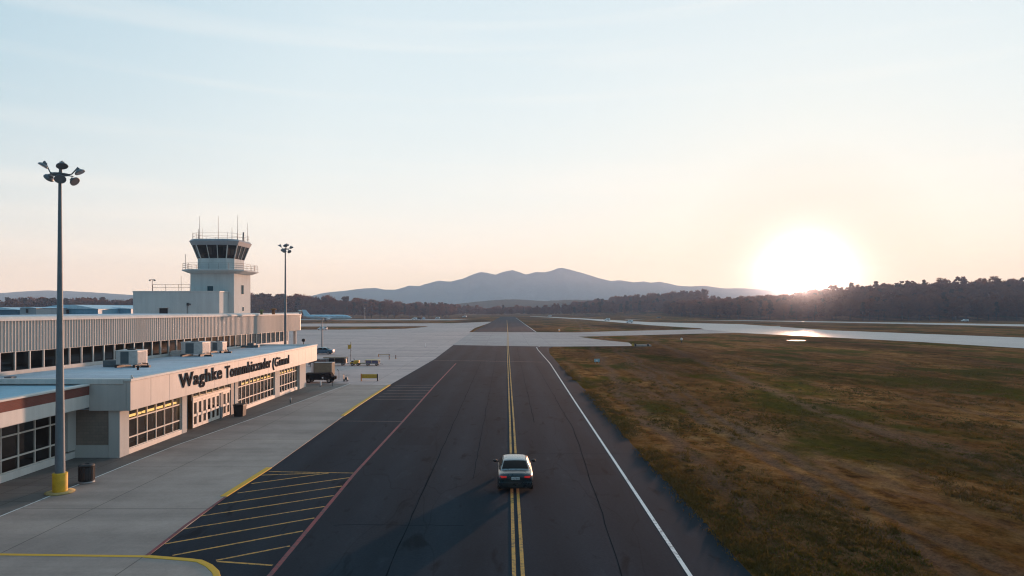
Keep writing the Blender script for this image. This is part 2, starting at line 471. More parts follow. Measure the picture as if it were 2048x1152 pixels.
kb = MB()
def kerb_strip(mb, pts, w_in, z1):
    P = [Vector(p) for p in pts]
    A, B = [], []
    for i, p in enumerate(P):
        d = (P[min(i+1,len(P)-1)] - P[max(i-1,0)]).normalized(); n = Vector((-d.y, d.x))
        A.append(p - n*.025); B.append(p + n*w_in)
    poly = [(q.x,q.y) for q in A] + [(q.x,q.y) for q in B[::-1]]
    mb.prism(poly, .0, z1)
kerb_strip(kb, gp(EDGE[:2], PZ_), .34, PZ_+.02)
kerb_strip(kb, gp([(688,831.5),(702,822),(716,812),(733,801),(748,791),(765,780),(781,769.5)], PZ_), .34, PZ_+.03)
kerb_strip(kb, [(-10.3,12)] + gp([(440,1152),(437,1142),(424,1130),(404,1120.5),(380,1117.5),(296,1111)], PZ_), .25, PZ_+.02)
structure(kb.build('kerb', M_YELK, bevel=.02))
line('yellow_line', [(-40,1108.5),(296,1113)], .22, M_YELK, PZ_+.006, PZ_)
structure(MB().ribbon(walk[1:8], .10, PZ_+.009).build('walkway_line', M_WHT))
rl = [(540,1152),(710,947),(806,843),(870,771),(912,727)]
line('red_line', [(505,1194)] + rl, .20, M_RED, .030)
structure(MB().ribbon(gp([(294,1111),(372,1050),(451,994)], PZ_), .16, PZ_+.006).build('red_edge_line', M_RED))

ctr = MB(); wl = MB()
for sgn in (-1, 1):
    far = G(1015.5, 694)
    ctr.ribbon([(.43+sgn*.165, 12), (.43+sgn*.165, 60), (far[0]*.6+.2+sgn*.165, 120), (far[0]+sgn*.165, far[1]), (.36+sgn*.165, 290)], .15, .041)
far = G(1013.5, 640)
ctr.ribbon([(.36,290),(far[0]+.1,far[1])], .32, .041)
structure(ctr.build('centre_line', M_YEL))
line('white_edge_line', [(1440,1242),(1380,1152),(1227,920),(1150,804),(1100,727),(1076,700),(1073,695),(1082,692.5)], .17, M_WHT, .031)
line('far_white_edge_line', [(1072,664),(1032,636)], .3, M_WHT, .031)
hl = MB()
for l in ([(538,944),(710,947)],[(500,952),(640,947)],[(503,968),(657,947)],[(475,987),(700,956)],[(436,1010),(684,973)],[(402,1033),(668,992)],[(369,1059),(649,1014)],[(330,1089),(629,1037)],[(345,1112),(606,1063)],[(432,1122),(580,1093)],[(434,1124),(545,1132)]):
    hl.ribbon(gp(l), .13, .028)
structure(hl.build('hatching', M_YEL))
fl = MB()
for k, y in enumerate((771,776,781.5,787,793,799)):
    fl.ribbon(gp([(790-k*8.2, y), (869-k*5.2, y-.3)]), .22, .028)
fl.ribbon(gp([(680,842.5),(806,843.5)]), .12, .028)
structure(fl.build('faded_hatching', M_FADE))
line('cross_line', [(858,721.5),(960,722),(1085,724.5)], .3, M_FADE, .0285)
structure(MB().ribbon(gp([(822,664.5),(880,663.4),(938,662.8)]), 1.2, .018).build('apron_joint', plain('joint_tar', (.10,.09,.075), .9)))

tar = plain('seam_tar', (.0095,.0125,.016), 1, spec=0, vary=.4, scale=3)
sb = MB()
def wob(x0, x1, ya, yb, wd, sd):
    n_ = int((yb-ya)/1.5); sb.ribbon([(x0+(x1-x0)*k/n_+.10*mnoise.noise((k*.3,sd,0))+.05*mnoise.noise((k*1.1,sd,4)), ya+(yb-ya)*k/n_) for k in range(n_+1)], [wd*(.6+.8*abs(mnoise.noise((k*.4,sd,9)))) for k in range(n_+1)], .0262)
wob(-4.5,-4.9,12,128,.06,1); wob(3.8,5.5,12,56,.05,2); wob(5.5,5.2,56,120,.05,5); wob(-2.0,-2.3,40,160,.04,7); wob(2.4,2.6,60,175,.05,11)
for ya, xa, xb in ((31.5,-8,-2),(47,1.2,8.6),(63.5,-9.5,-5),(78,-4.9,4.9),(97,-9,8.5)):
    sb.ribbon([(xa+(xb-xa)*k/12, ya+.15*mnoise.noise((k*.6,ya,0))) for k in range(13)], .05, .0264)
structure(sb.build('road_seam', tar))
M_PATCH = asphalt_mat('patch_asphalt', (.0115,.0168,.023), (.018,.025,.033), False)
pt_ = MB()
for x0,x1,ya,yb in ((-8.3,-5.6,50,57.5),(4.4,6.6,41,45.5),(-4.2,-1.4,86,101),(1.3,3.6,120,139),(-7.2,-5.0,108,118)):
    n_ = 10; A = [(x0+.06*mnoise.noise((k,ya,1)), ya+(yb-ya)*k/n_) for k in range(n_+1)]; B = [(x1+.06*mnoise.noise((k,yb,5)), ya+(yb-ya)*k/n_) for k in range(n_,-1,-1)]
    pt_.sheet(A+B, .0252)
structure(pt_.build('road_patch', M_PATCH))
# puddle by the far branch of the taxiway
pm, pt, pb = new_mat('puddle_water'); pb.inputs['Base Color'].default_value = (.05,.045,.04,1); pb.inputs['Roughness'].default_value = .38
pp = [G(1592+17*math.cos(a)*(1+.25*math.sin(3*a)), 681+.8*math.sin(a)) for a in [k*math.pi/10 for k in range(20)]]
structure(MB().sheet(pp, .03).build('puddle_water', pm))

# ------------------------------------------------------------ mountains and far hills
def ridge(name, prof, Y, base_y, mat, depth, lumps, seed, dx=14):
    """a hill range: skyline profile given as photo pixels at distance Y, sloping down before and behind"""
    X = [(p[0]-VX)/F_PX*Y for p in prof]; Z = [CAM_H+(HY-p[1])/F_PX*Y for p in prof]
    n = int((X[-1]-X[0])/dx)+1; rows = 34
    vs = []; 
    for j in range(rows):
        tq = j/(rows-1)*2-1                                      # -1 front .. 1 back
        fall = 1-abs(tq)
        for i in range(n):
            x = X[0]+(X[-1]-X[0])*i/(n-1)
            z = float(np.interp(x, X, Z))
            # spurs and hollows run down from the crest
            sp = mnoise.noise((x/260+seed, tq*1.3, seed))*.55 + mnoise.noise((x/110, tq*2.4+seed, 2))*.35 + mnoise.noise((x/45, tq*6, seed+4))*.18
            k = min(1, abs(tq)*2.6)
            h = (z+6)*max(0, fall*(1+lumps*sp*k)) - 6
            h += mnoise.noise((x/14, tq*40, seed))*1.4
            y = Y + tq*depth + mnoise.noise((x/400, seed, 9))*depth*.12*k
            vs.append((x, y, h))
    fs = [(j*n+i, j*n+i+1, (j+1)*n+i+1, (j+1)*n+i) for j in range(rows-1) for i in range(n-1)]
    return structure(MB().add(vs, fs, 0, True).build(name, mat))
def forest_floor(name, a, b, sc):
    m, t, bs = new_mat(name)
    f = t.noise(sc, t.coords(), 9, .75)
    t.link(t.ramp(f, [(.35, a), (.65, b)]), bs.inputs['Base Color'])
    bs.inputs['Roughness'].default_value = .95; bs.inputs['Specular IOR Level'].default_value = .05
    t.link(t.bump(t.noise(sc*6, t.coords(), 6, .7), .8, 4), bs.inputs['Normal'])
    return m
M_MTN = forest_floor('hazed_wooded_mountain', (.17,.195,.22), (.25,.275,.30), .02)  # pale blue tone puts part of the distance haze into the colour
mt_prof = [(560,606),(600,597),(640,587),(651,584.5),(688,580.5),(720,576.5),(753,574.5),(767,578),(791,578),(820,569.5),(839,571),(858,565),(878,559.5),(900,562),(927,555),(945,547),(962,542),(975,544.5),(991,548),(1010,541),(1025,538),(1040,542),(1051,546.5),(1069,542),(1088,542),(1098,540),(1110,535.5),(1122,532.5),(1139,536),(1167,544.5),(1194,554),(1221,560),(1238,558.6),(1266,563.5),(1286,561.3),(1303,563.8),(1318,561.5),(1355,570),(1380,571.5),(1406,570.5),(1446,575.5),(1483,575),(1526,578.5),(1570,580.5),(1640,584),(1720,590),(1800,600)]
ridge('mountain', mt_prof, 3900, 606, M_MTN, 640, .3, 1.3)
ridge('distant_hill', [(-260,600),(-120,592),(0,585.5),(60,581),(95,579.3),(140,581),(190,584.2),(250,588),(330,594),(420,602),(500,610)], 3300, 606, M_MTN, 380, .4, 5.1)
M_HILL = forest_floor('wooded_hill', (.03,.034,.022), (.07,.066,.04), .05)
ridge('wooded_hill', [(860,613),(900,609),(940,604),(985,599.5),(1030,597.5),(1060,599.5),(1090,601.5),(1130,599.5),(1180,599),(1230,600.5),(1280,604),(1350,610)], 1800, 610, M_HILL, 260, .3, 8.4, 9)

# ------------------------------------------------------------ haze
hm = bpy.data.materials.new('haze_air'); hm.use_nodes = True
ht = NT(hm); ht.n.remove(ht.n['Principled BSDF'])
pv = ht.node('ShaderNodeVolumePrincipled'); pv.inputs['Density'].default_value = 2.35e-4
pv.inputs['Color'].default_value = (.58,.73,.97,1); pv.inputs['Absorption Color'].default_value = (1,1,1,1); pv.inputs['Anisotropy'].default_value = .05
pv2 = ht.node('ShaderNodeVolumePrincipled'); pv2.inputs['Density'].default_value = 7e-6   # put in for the sun's orange glow: scatters sunlight nearly straight on
pv2.inputs['Color'].default_value = (1,.40,.13,1); pv2.inputs['Absorption Color'].default_value = (1,1,1,1); pv2.inputs['Anisotropy'].default_value = .982
pa = ht.node('ShaderNodeAddShader'); ht.link(pv.outputs[0], pa.inputs[0]); ht.link(pv2.outputs[0], pa.inputs[1])
ht.link(pa.outputs[0], ht.n['Material Output'].inputs['Volume'])
hz = MB().box(-4300, 4300, -320, 4700, -9, 290).build('haze', hm)
tag(hz, kind='stuff')
# ------------------------------------------------------------ shared building materials
M_FASC = stained('fascia_panel', (.51,.475,.445), .20, .55)
M_TRIM = stained('white_trim', (.63,.61,.58), .24, .6)
M_WALLP = stained('pale_wall', (.52,.50,.47), .15, .8)
M_BRK = plain('dark_brick', (.17,.05,.035), .9, vary=.3, scale=6)
M_ROOF = concrete_mat('roof_membrane', (.36,.45,.52), (.52,.60,.66), None, .7, .3)
M_GLASS = glass_mat('tinted_glass')
M_FRAME = plain('frame_paint', (.62,.56,.50), .5, vary=.08)
M_DARK = plain('dark_metal', (.02,.02,.022), .6)
M_BLACK = plain('black_plastic', (.008,.008,.009), .5)
M_STEEL = plain('galvanised_steel', (.25,.26,.27), .5, .3, .2, 3)
M_INT = plain('room_wall', (.26,.165,.09), .9, vary=.3, scale=.4)  # warm brown puts the amber window reflections into the wall colour
M_INTF = plain('room_floor', (.12,.085,.055), .6, vary=.3, scale=.5)
M_LAMP = lamp_mat('warm_tube_lamp', (1,.60,.20), 1.1)
M_GREY = plain('grey_paint', (.16,.17,.18), .6, vary=.2, scale=3)

def brick_wall_mat(name, c, mort, w=.4, h=.2):
    m, t, b = new_mat(name)
    br = t.node('ShaderNodeTexBrick')
    tc = t.node('ShaderNodeTexCoord'); sp = t.node('ShaderNodeSeparateXYZ'); t.link(tc.outputs['Object'], sp.inputs[0])
    cb = t.node('ShaderNodeCombineXYZ'); t.link(t.math('ADD', sp.outputs[0], sp.outputs[1]), cb.inputs[0]); t.link(sp.outputs[2], cb.inputs[1])
    t.link(cb.outputs[0], br.inputs['Vector']); br.inputs['Scale'].default_value = 1
    br.inputs['Brick Width'].default_value = w; br.inputs['Row Height'].default_value = h; br.inputs['Mortar Size'].default_value = .012
    br.inputs['Color1'].default_value = (*c, 1); br.inputs['Color2'].default_value = (*[x*.86 for x in c], 1); br.inputs['Mortar'].default_value = (*mort, 1)
    n = t.noise(.7, t.coords(), 6, .7)
    t.link(t.mix(1, br.outputs[0], t.ramp(n, [(.3,(.8,.8,.8)),(.7,(1.08,1.08,1.08))]), 'MULTIPLY'), b.inputs['Base Color'])
    b.inputs['Roughness'].default_value = .9
    t.link(t.bump(br.outputs['Fac'], .4, -.01), b.inputs['Normal'])
    return m
M_BLOCK = brick_wall_mat('tan_block', (.26,.205,.165), (.20,.16,.13))
M_RBRK = brick_wall_mat('red_brick', (.20,.052,.036), (.15,.07,.055), .24, .085)

def window_bank(parent, y0, y1, x, z0, z1, ncol, trans, fw=.07, dark_rows=None):
    """a glazed bank on a wall facing +X: frame with mullions and transoms, glazing set back in it"""
    fr = MB()
    for i in range(ncol+1):
        y = y0+(y1-y0)*i/ncol
        fr.box(x-.10, x+.03, y-fw/2, y+fw/2, z0, z1)
    for i in range(ncol):
        a = y0+(y1-y0)*i/ncol+fw/2; b = y0+(y1-y0)*(i+1)/ncol-fw/2
        for z in trans: fr.box(x-.09, x+.022, a, b, z-fw*.6, z+fw*.6)
        fr.box(x-.09, x+.022, a, b, z1-fw, z1); fr.box(x-.09, x+.022, a, b, z0, z0+fw*.7)
    f = fr.build('window_frame', M_FRAME, parent)
    g = MB().pane(x-.048, y0+.01, y1-.01, z0+.01, z1-.01).build('glazing', M_GLASS, f)
    return f

# ------------------------------------------------------------ terminal front block
TX, TY = -25.0, 45.3
term = thing('terminal_building', 'low pale terminal block with dark lettering on its long front fascia and glazed doors', 'building', (TX, TY, 0))
def L(mb): return mb.xf(Matrix.Translation((-TX,-TY,0)))
FX0, FX1, FY0, FY1 = -34.0, -25.0, 45.3, 89.8
WX = -26.0                                                           # window plane under the fascia
fa = MB()
npan = 17
for i in range(npan):                                               # front panels with fine gaps
    a = FY0+(FY1-FY0)*i/npan; b = FY0+(FY1-FY0)*(i+1)/npan
    fa.box(-25.28, -25.0, a+.008, b-.008, 3.24, 5.18)
fa.box(-27.74, -25.30, FY0, FY0+.25, 3.24, 5.18)
fa.box(-33.5, -25.30, FY1-.25, FY1, 3.24, 5.18)
L(fa).build('fascia', M_FASC, term, bevel=.012)
cp = MB()
cp.box(-25.45, -24.94, FY0-.05, FY1+.06, 5.182, 5.36)
cp.box(-35.8, -25.452, FY0-.05, FY0+.4, 5.00, 5.36)
cp.box(-33.2, -25.452, FY1-.4, FY1+.06, 5.182, 5.36)
L(cp).build('coping', M_TRIM, term, bevel=.03)
rf = MB().sheet([(-36.4,45.72),(-25.47,45.72),(-25.47,89.38),(-31.6,89.38)], 5.22)
rf.box(-33.0, -25.29, FY0+.26, FY1-.26, 3.26, 3.34)
L(rf).build('roof', M_ROOF, term)
wl_ = MB()
wl_.box(-29.2, -26.62, 45.62, 45.95, 0.9, 3.258)
L(wl_).build('side_wall', M_BLOCK, term)
L(MB().box(-29.2, -26.62, 45.60, 45.97, .05,.898)).build('wall_base', M_WALLP, term)
L(MB().box(-26.61, -25.86, 45.56, 46.72, .05,3.258)).build('pillar', M_WALLP, term, bevel=.02)
for a, b in ((54.35,55.15),(64.9,65.7),(76.1,77.7)): L(MB().box(-26.35, -25.86, a, b, .05,3.256)).build('pillar', M_WALLP, term, bevel=.02)
L(MB().box(-26.4, -25.7, 84.6, 87.2, .05,3.256)).build('pillar', M_WALLP, term, bevel=.02)
L(MB().box(-26.9, -26.36, 55.15, 56.4, .05,3.256)).build('recess_wall', M_GREY, term)
for a, b in ((46.73,54.34),(65.72,76.08),(77.72,84.58)): L(MB().box(-26.2, -25.88, a, b, .05,.40)).build('window_sill', M_FRAME, term, bevel=.02)
def lw(a, b, n, tr): 
    f = window_bank(term, a-TY, b-TY, WX-TX, .405, 3.25, n, tr)
lw(46.74, 54.33, 6, (1.16, 2.42))
lw(65.73, 76.07, 10, (1.16, 2.42))
lw(77.73, 84.57, 7, (1.16, 2.42))
# glazed entrance: transom lights over a row of doors, two rows of panes each
lw2 = MB(); gl2 = MB()
def door_leaf(a, b, x=WX):
    d = MB(); s_ = .16
    d.box(x-.06, x+.02, a, a+s_, .13, 2.38); d.box(x-.06, x+.02, b-s_, b, .13, 2.38)
    d.box(x-.058, x+.018, a+s_, b-s_, .13, .40); d.box(x-.058, x+.018, a+s_, b-s_, 1.05, 1.25); d.box(x-.058, x+.018, a+s_, b-s_, 2.2, 2.38)
    o = L(d).build('door', M_FRAME, term)
    L(MB().pane(x-.026, a+s_, b-s_, .40, 2.2)).build('door_glass', M_GLASS, o)
    L(MB().tube([(x+.05, b-s_*.5, .98),(x+.05, b-s_*.5, 1.32)], .018, 6)).build('door_handle', M_STEEL, o)
ds = [56.45+i*(61.75-56.45)/6 for i in range(7)]
for i in range(6): door_leaf(ds[i]+.015, ds[i+1]-.015)
for a, b in ((62.35,63.2),(63.22,64.05)): door_leaf(a, b)
L(MB().box(-26.12,-25.95,56.42,64.1,2.40,2.62)).build('door_head', M_FRAME, term)
lw_ = window_bank(term, 56.44-TY, 64.08-TY, WX-TX, 2.64, 3.25, 6, ())
L(MB().box(-26.15,-25.92,61.78,62.32,.05,2.39)).build('door_post', M_GREY, term)
L(MB().box(-26.15,-25.92,64.1,64.88,.05,3.25)).build('end_panel', M_GREY, term)
it = MB()
it.box(-33.6, -33.4, 46.0, 87.0, .13, 3.24)
for y in (46.05, 55.6, 65.2, 76.8, 86.9): it.box(-33.38, -26.45, y-.06, y+.06, .135, 3.235)
L(it).build('room_wall', M_INT, term)
L(MB().sheet([(-33.38,46.0),(-26.3,46.0),(-26.3,87.0),(-33.38,87.0)], .135)).build('room_floor', M_INTF, term)
for a, b in ((47.1,48.9),(49.2,50.9),(51.2,52.6),(52.8,54.1),(57.0,59),(59.6,61.5),(62.4,64),(67.4,69.2),(70,72.6),(73.2,75.4),(78.2,80),(80.6,83.6)):
    L(MB().box(-26.34, -26.20, a, b, 2.50, 2.64)).build('tube_lamp', M_LAMP, term)
# raised letters along the fascia
def word(txt, y0, y1, zb, zt, mb):
    cu = bpy.data.curves.new('t', 'FONT'); cu.body = txt; cu.extrude = .03; cu.offset = .020; cu.space_character = 1.12; cu.resolution_u = 4
    o = bpy.data.objects.new('t', cu); C.objects.link(o)
    bpy.context.view_layer.update()
    me = bpy.data.meshes.new_from_object(o.evaluated_get(bpy.context.evaluated_depsgraph_get()))
    v = [p.co.copy() for p in me.vertices]; f = [tuple(p.vertices) for p in me.polygons]
    x0 = min(p.x for p in v); x1 = max(p.x for p in v)
    cap = .729
    vs = [(TX+.045+p.z, y0+(p.x-x0)/(x1-x0)*(y1-y0), zb+p.y/cap*(zt-zb)) for p in v]
    mb.add(vs, f)
    bpy.data.objects.remove(o); bpy.data.curves.remove(cu); bpy.data.meshes.remove(me)
M_SIGN = plain('sign_letter', (.006,.007,.012), .9, spec=.1)
sg = MB()
word('Waghke', 52.0, 59.8, 3.97, 5.08, sg)
L(sg).build('lettering', M_SIGN, term); sg = MB()
word('Tonnmbixxnder', 60.5, 72.2, 3.88, 4.97, sg)
L(sg).build('lettering', M_SIGN, term); sg = MB()
word('(Gimnl', 72.7, 78.2, 3.80, 4.80, sg)
L(sg).build('lettering', M_SIGN, term)

# ------------------------------------------------------------ low wing with the brick band
wing = thing('terminal_wing', 'low side wing with a red brick band over tall dark windows', 'building', (-29, 30, 0))
def LW(mb): return mb.xf(Matrix.Translation((29,-30,0)))
LW(MB().box(-28.0,-27.72,8,45.29,4.31,4.90)).build('brick_band', M_RBRK, wing)
LW(MB().box(-28.0,-27.70,8,45.28,3.49,4.308)).build('fascia', M_TRIM, wing, bevel=.01)
LW(MB().box(-28.15,-27.64,8,45.24,4.902,5.02)).build('coping', M_TRIM, wing, bevel=.02)
M_ROOFB = concrete_mat('blue_roof_membrane', (.24,.40,.49), (.31,.48,.57), None, .65, .4)
LW(MB().sheet([(-42,8),(-28.15,8),(-28.15,45.24),(-42,45.24)], 4.93)).build('roof', M_ROOFB, wing)
LW(MB().box(-33.5,-28.01,8,45.25,3.4,3.485)).build('soffit', M_WALLP, wing)
LW(MB().box(-29.2,-28.85,8,45.6,.05,.50)).build('window_sill', M_TRIM, wing, bevel=.02)
LW(MB().box(-29.2,-28.80,44.75,45.6,.625,3.395)).build('pillar', M_WALLP, wing)
window_bank(wing, 8-30, 44.74-30, 0, .505, 3.395, 26, (1.30, 2.62), .075)
iw = MB(); iw.box(-35.2,-35,8,45,.13,3.39)
for y in (20, 31, 45.1): iw.box(-34.98,-29.4,y-.06,y+.06,.13,3.39)
LW(iw).build('room_wall', M_INT, wing)
LW(MB().sheet([(-35,8),(-29.3,8),(-29.3,45),(-35,45)],.135)).build('room_floor', M_INTF, wing)
for (cx, cy, s1) in ((-31.3,37.6,.9),):
    LW(MB().box(cx-.5,cx+.5,cy-1.2,cy+1.2,.14,.95)).build('counter', plain('tan_counter', (.3,.22,.13)), wing)

# ------------------------------------------------------------ tall hall behind, ribbed metal fascia over a window strip
HA = Vector((-36.5, 49.1)); HB = Vector((-31.0, 102.0)); hd = (HB-HA); HLn = hd.length
hall_rz = math.atan2(-hd.x, hd.y)
hall = thing('terminal_hall', 'tall hall with a ribbed cream metal fascia above a strip of dark windows', 'building', (HA.x, HA.y, 0), hall_rz)
# local: y along the front, x outward
y0, y1 = -34.0, HLn+.4
rib = MB(); p = []
y = y0
while y < y1-.3:
    p += [(.0,y),(.0,y+.17),(.055,y+.20),(.055,y+.27)]
    y += .30
p.append((0,y1))
n = len(p)
vs = [(x,yy,6.85) for x,yy in p]+[(x,yy,9.12) for x,yy in p]
rib.add(vs, [(i,i+1,i+1+n,i+n) for i in range(n-1)])
rib.box(-.5,-.02,y0,y1-.01,6.86,9.11)
rib.box(-26,-.51,y1-.3,y1-.005,6.86,9.11)
rib.build('fascia', stained('ribbed_metal', (.49,.445,.405), .24, .5, .4), hall)
cpv = MB(); prof = [(-.7,9.18),(-.55,9.42),(-.2,9.47),(.06,9.40),(.14,9.26),(.14,9.125),(-.3,9.122)]
m = len(prof)
cpv.add([(x,y0,z) for x,z in prof]+[(x,y1+.05,z) for x,z in prof], [(i,(i+1)%m,(i+1)%m+m,i+m) for i in range(m)]+[tuple(range(m-1,-1,-1)), tuple(range(m,2*m))])
cpv.build('coping', M_TRIM, hall)
MB().box(-26,-.71,y0,y1,9.10,9.30).build('roof', M_ROOF, hall)
MB().box(-.35,.03,y0,HLn-4.2,4.8,5.46).build('window_sill', M_TRIM, hall)
# strip windows
fr = MB(); ncol = int((HLn-4.2-y0)/1.36)
for i in range(ncol+1):
    yy = y0+i*1.36; fr.box(-.16,.04,yy-.045,yy+.045,5.462,6.83)
fr.box(-.14,.02,y0,HLn-4.2,6.83,6.849)
f = fr.build('window_frame', M_FRAME, hall)
MB().pane(-.08,y0,HLn-4.25,5.47,6.83).build('glazing', M_GLASS, f)
bw = MB(); bw.box(-26,-.4,y0,HLn-4.0,.0,4.79); bw.box(-26,-25.6,y0,HLn-4,4.8,6.84)
bw.box(-8,-7.8,y0,HLn-4.3,4.8,6.84)
bw.build('wall', M_WALLP, hall)
MB().box(-7.79,-.4,y0,HLn-4.3,4.795,4.82).build('room_floor', M_INTF, hall)
MB().box(-25,-.05,y0,HLn+.1,6.80,6.852).build('soffit', M_WALLP, hall)
for yy in (HLn-3.6, HLn-.9): MB().box(-.5,-.15,yy-.18,yy+.18,0,6.8).build('pillar', M_WALLP, hall)
M_RIN = plain('red_end_cap', (.22,.04,.03), .7)
MB().box(-1.4,.02,y1+.052,y1+.35,8.7,9.42).build('end_cap', M_RIN, hall, bevel=.05)

# ------------------------------------------------------------ control tower
TWX, TWY = -54.0, 129.0
M_TWR = stained('tower_render', (.57,.59,.58), .22, .85)
M_RAIL = plain('rail_steel', (.22,.21,.21), .5)
tower = thing('control_tower', 'pale square control tower with a dark glazed cab and aerials on its roof', 'control tower', (TWX,TWY,0))
h = 4.0
sh = MB().box(-h,h,-h,h,0,16.6)
for z in (9.9, 13.3): sh.box(-h-.012,h+.012,-h-.012,h+.012,z,z+.05)
sh.build('shaft', M_TWR, tower)
def tower_window(x0,x1,z0,z1,side):
    mb = MB()
    if side == 'front':
        w_ = mb.box(x0-.07,x1+.07,-h-.05,-h-.014,z0-.07,z1+.07); g = MB().box(x0,x1,-h-.07,-h-.052,z0,z1)
    else:
        w_ = mb.box(h+.014,h+.05,x0-.07,x1+.07,z0-.07,z1+.07); g = MB().box(h+.052,h+.07,x0,x1,z0,z1)
    o = w_.build('window', M_TRIM, tower); g.build('window_pane', M_PANE, o)
M_PANE = plain('dark_pane', (.03,.08,.10), .9, spec=.05, vary=.05)
tower_window(-.85,.2,13.05,14.2,'front')
tower_window(-.6,.45,12.8,14.5,'side'); tower_window(-.1,.5,9.6,10.4,'side')
MB().tube([(-.3,-h-.12,12.5),(-.3,-h-.35,12.45)],.09,8).build('wall_lamp', M_DARK, tower)
def octa(r, c):                                                     # square of half width r with corners cut by c
    return [(r-c,-r),(r,-r+c),(r,r-c),(r-c,r),(-r+c,r),(-r,r-c),(-r,-r+c),(-r+c,-r)]
bal = MB(); bal.frustum(octa(4.6,1.5), octa(5.6,1.9), 16.55, 17.0); bal.prism(octa(5.7,1.95), 17.0, 17.22, top=True, bottom=True)
bal.build('balcony', M_TWR, tower)
rl_ = MB(); rp = octa(5.55,1.9)
for i in range(8):
    a, b = Vector((*rp[i],0)), Vector((*rp[(i+1)%8],0)); k = 4 if (a-b).length > 4.5 else 2
    for j in range(k):
        q = a.lerp(b, j/k); rl_.tube([(q.x,q.y,17.22),(q.x,q.y,18.35)],.035,5)
    for z in (17.6, 17.98, 18.35): rl_.tube([(a.x,a.y,z),(b.x,b.y,z)],.028,5)
rl_.build('balcony_railing', M_RAIL, tower)
MB().tube([(-4.6,-4.6,17.2),(-4.6,-4.6,20.0)],.04,5).build('whip_aerial', M_RAIL, tower)
c0 = octa(3.4,1.05); c1 = octa(4.15,1.28); cm = octa(3.4,1.05)
MB().frustum(cm, cm, 17.21, 19.35).build('cab_wall', M_TWR, tower)
Z0, Z1 = 19.35, 21.75
cb = MB()
glz = MB()
i0, i1 = octa(3.33,1.02), octa(4.08,1.25)
for i in range(8):
    j = (i+1) % 8
    glz.add([(*i0[i],Z0),(*i0[j],Z0),(*i1[j],Z1),(*i1[i],Z1)], [(0,1,2,3)])
    k = 3 if math.dist(c0[i],c0[j]) > 2.5 else 1
    for q in range(k):
        t_ = q/k
        a = Vector((*c0[i],Z0)).lerp(Vector((*c0[j],Z0)), t_); b = Vector((*c1[i],Z1)).lerp(Vector((*c1[j],Z1)), t_)
        MB().tube([a, b], .10 if q == 0 else .07, 6).build('cab_mullion', M_TRIM, tower)
glz.build('cab_glazing', glass_mat('cab_glass', clear=.12), tower)
ci = MB(); ci.prism(octa(3.1,.95), 19.30, 19.36); ci.prism(octa(1.4,.5), 19.36, 21.7); ci.prism(octa(2.5,.8), 19.37, 20.1, top=True)
ci.build('cab_console', M_BLACK, tower)
rfm = MB(); rfm.frustum(octa(4.25,1.3), octa(4.6,1.42), 21.75, 22.5); rfm.frustum(octa(4.6,1.42), octa(4.3,1.35), 22.5, 22.85)
rfm.build('cab_roof', plain('tower_roof_band', (.30,.31,.33), .6, vary=.1), tower)
rr = MB(); rp = octa(4.1,1.25)
for i in range(8):
    a, b = Vector((*rp[i],0)), Vector((*rp[(i+1)%8],0))
    rr.tube([(a.x,a.y,22.85),(a.x,a.y,24.0)],.03,5)
    for z in (23.4,23.95): rr.tube([(a.x,a.y,z),(b.x,b.y,z)],.022,5)
rr.build('roof_railing', M_RAIL, tower)
for (px, pt, r, yy) in ((399.5,432,.05,-3),(436.5,432,.045,-1),(475.5,431,.05,0),(495,446,.035,1),(464,455,.05,0),(397,458,.06,-2),(386,464,.04,-3),(404.5,455,.03,-2)):
    X, Y, Z = PZ(px, pt, TWY+yy)
    MB().tube([(X-TWX,yy,22.84),(X-TWX,yy,22.84+(Z-22.84)*.45),(X-TWX,yy,Z)],[r*1.5,r,r*.6],6).build('aerial', M_RAIL, tower)
X, Y, Z = PZ(486.5, 465, TWY)
MB().tube([(X-TWX,0,22.84),(X-TWX,0,23.4),(X-TWX+.05,0,24.5)],.16,8).build('beacon', M_RAIL, tower)

annex = thing('tower_annex', 'plain pale two storey block built against the foot of the control tower', 'building', (-58.7,123.0,0))
MB().box(-7.6,7.7,-2.0,1.99,0,13.0).build('wall', M_TWR, annex)
MB().box(-7.68,7.78,-2.08,1.985,13.002,13.2).build('coping', M_TRIM, annex, bevel=.03)
d = MB().box(-2.9,-1.45,-2.06,-2.01,9.0,10.15).build('window', M_BLACK, annex)
MB().box(-3.05,-1.3,-2.5,-2.01,10.16,10.3).build('window_hood', M_TRIM, annex)
MB().box(2.0,2.3,-2.25,-2.02,10.6,11.1).box(2.3,2.65,-2.2,-2.02,10.75,10.95).tube([(2.05,-2.1,9),(2.05,-2.1,10.6)],.04,5).build('wall_lamp', M_DARK, annex)
ar = MB()
for x in (-4.2,-1.9,.4,2.4): ar.tube([(x,-1.8,13.2),(x,-1.8,14.35)],.035,5)
for z in (13.8,14.35): ar.tube([(-4.2,-1.8,z),(2.4,-1.8,z)],.028,5)
ar.build('roof_railing', plain('rusty_rail', (.16,.10,.08), .7), annex)
MB().tube([(.45,-1.0,13.2),(.45,-1.0,15.9)],.035,5).build('aerial', M_RAIL, annex)
ml = MB().tube([(-4.6,-1.2,13.2),(-4.6,-1.2,15.2)],.05,6).box(-5.1,-4.1,-1.25,-1.15,15.2,15.28).box(-5.15,-4.85,-1.3,-1.1,15.0,15.2).box(-4.35,-4.05,-1.3,-1.1,15.0,15.2)
ml.build('mast_lamp', M_RAIL, annex)

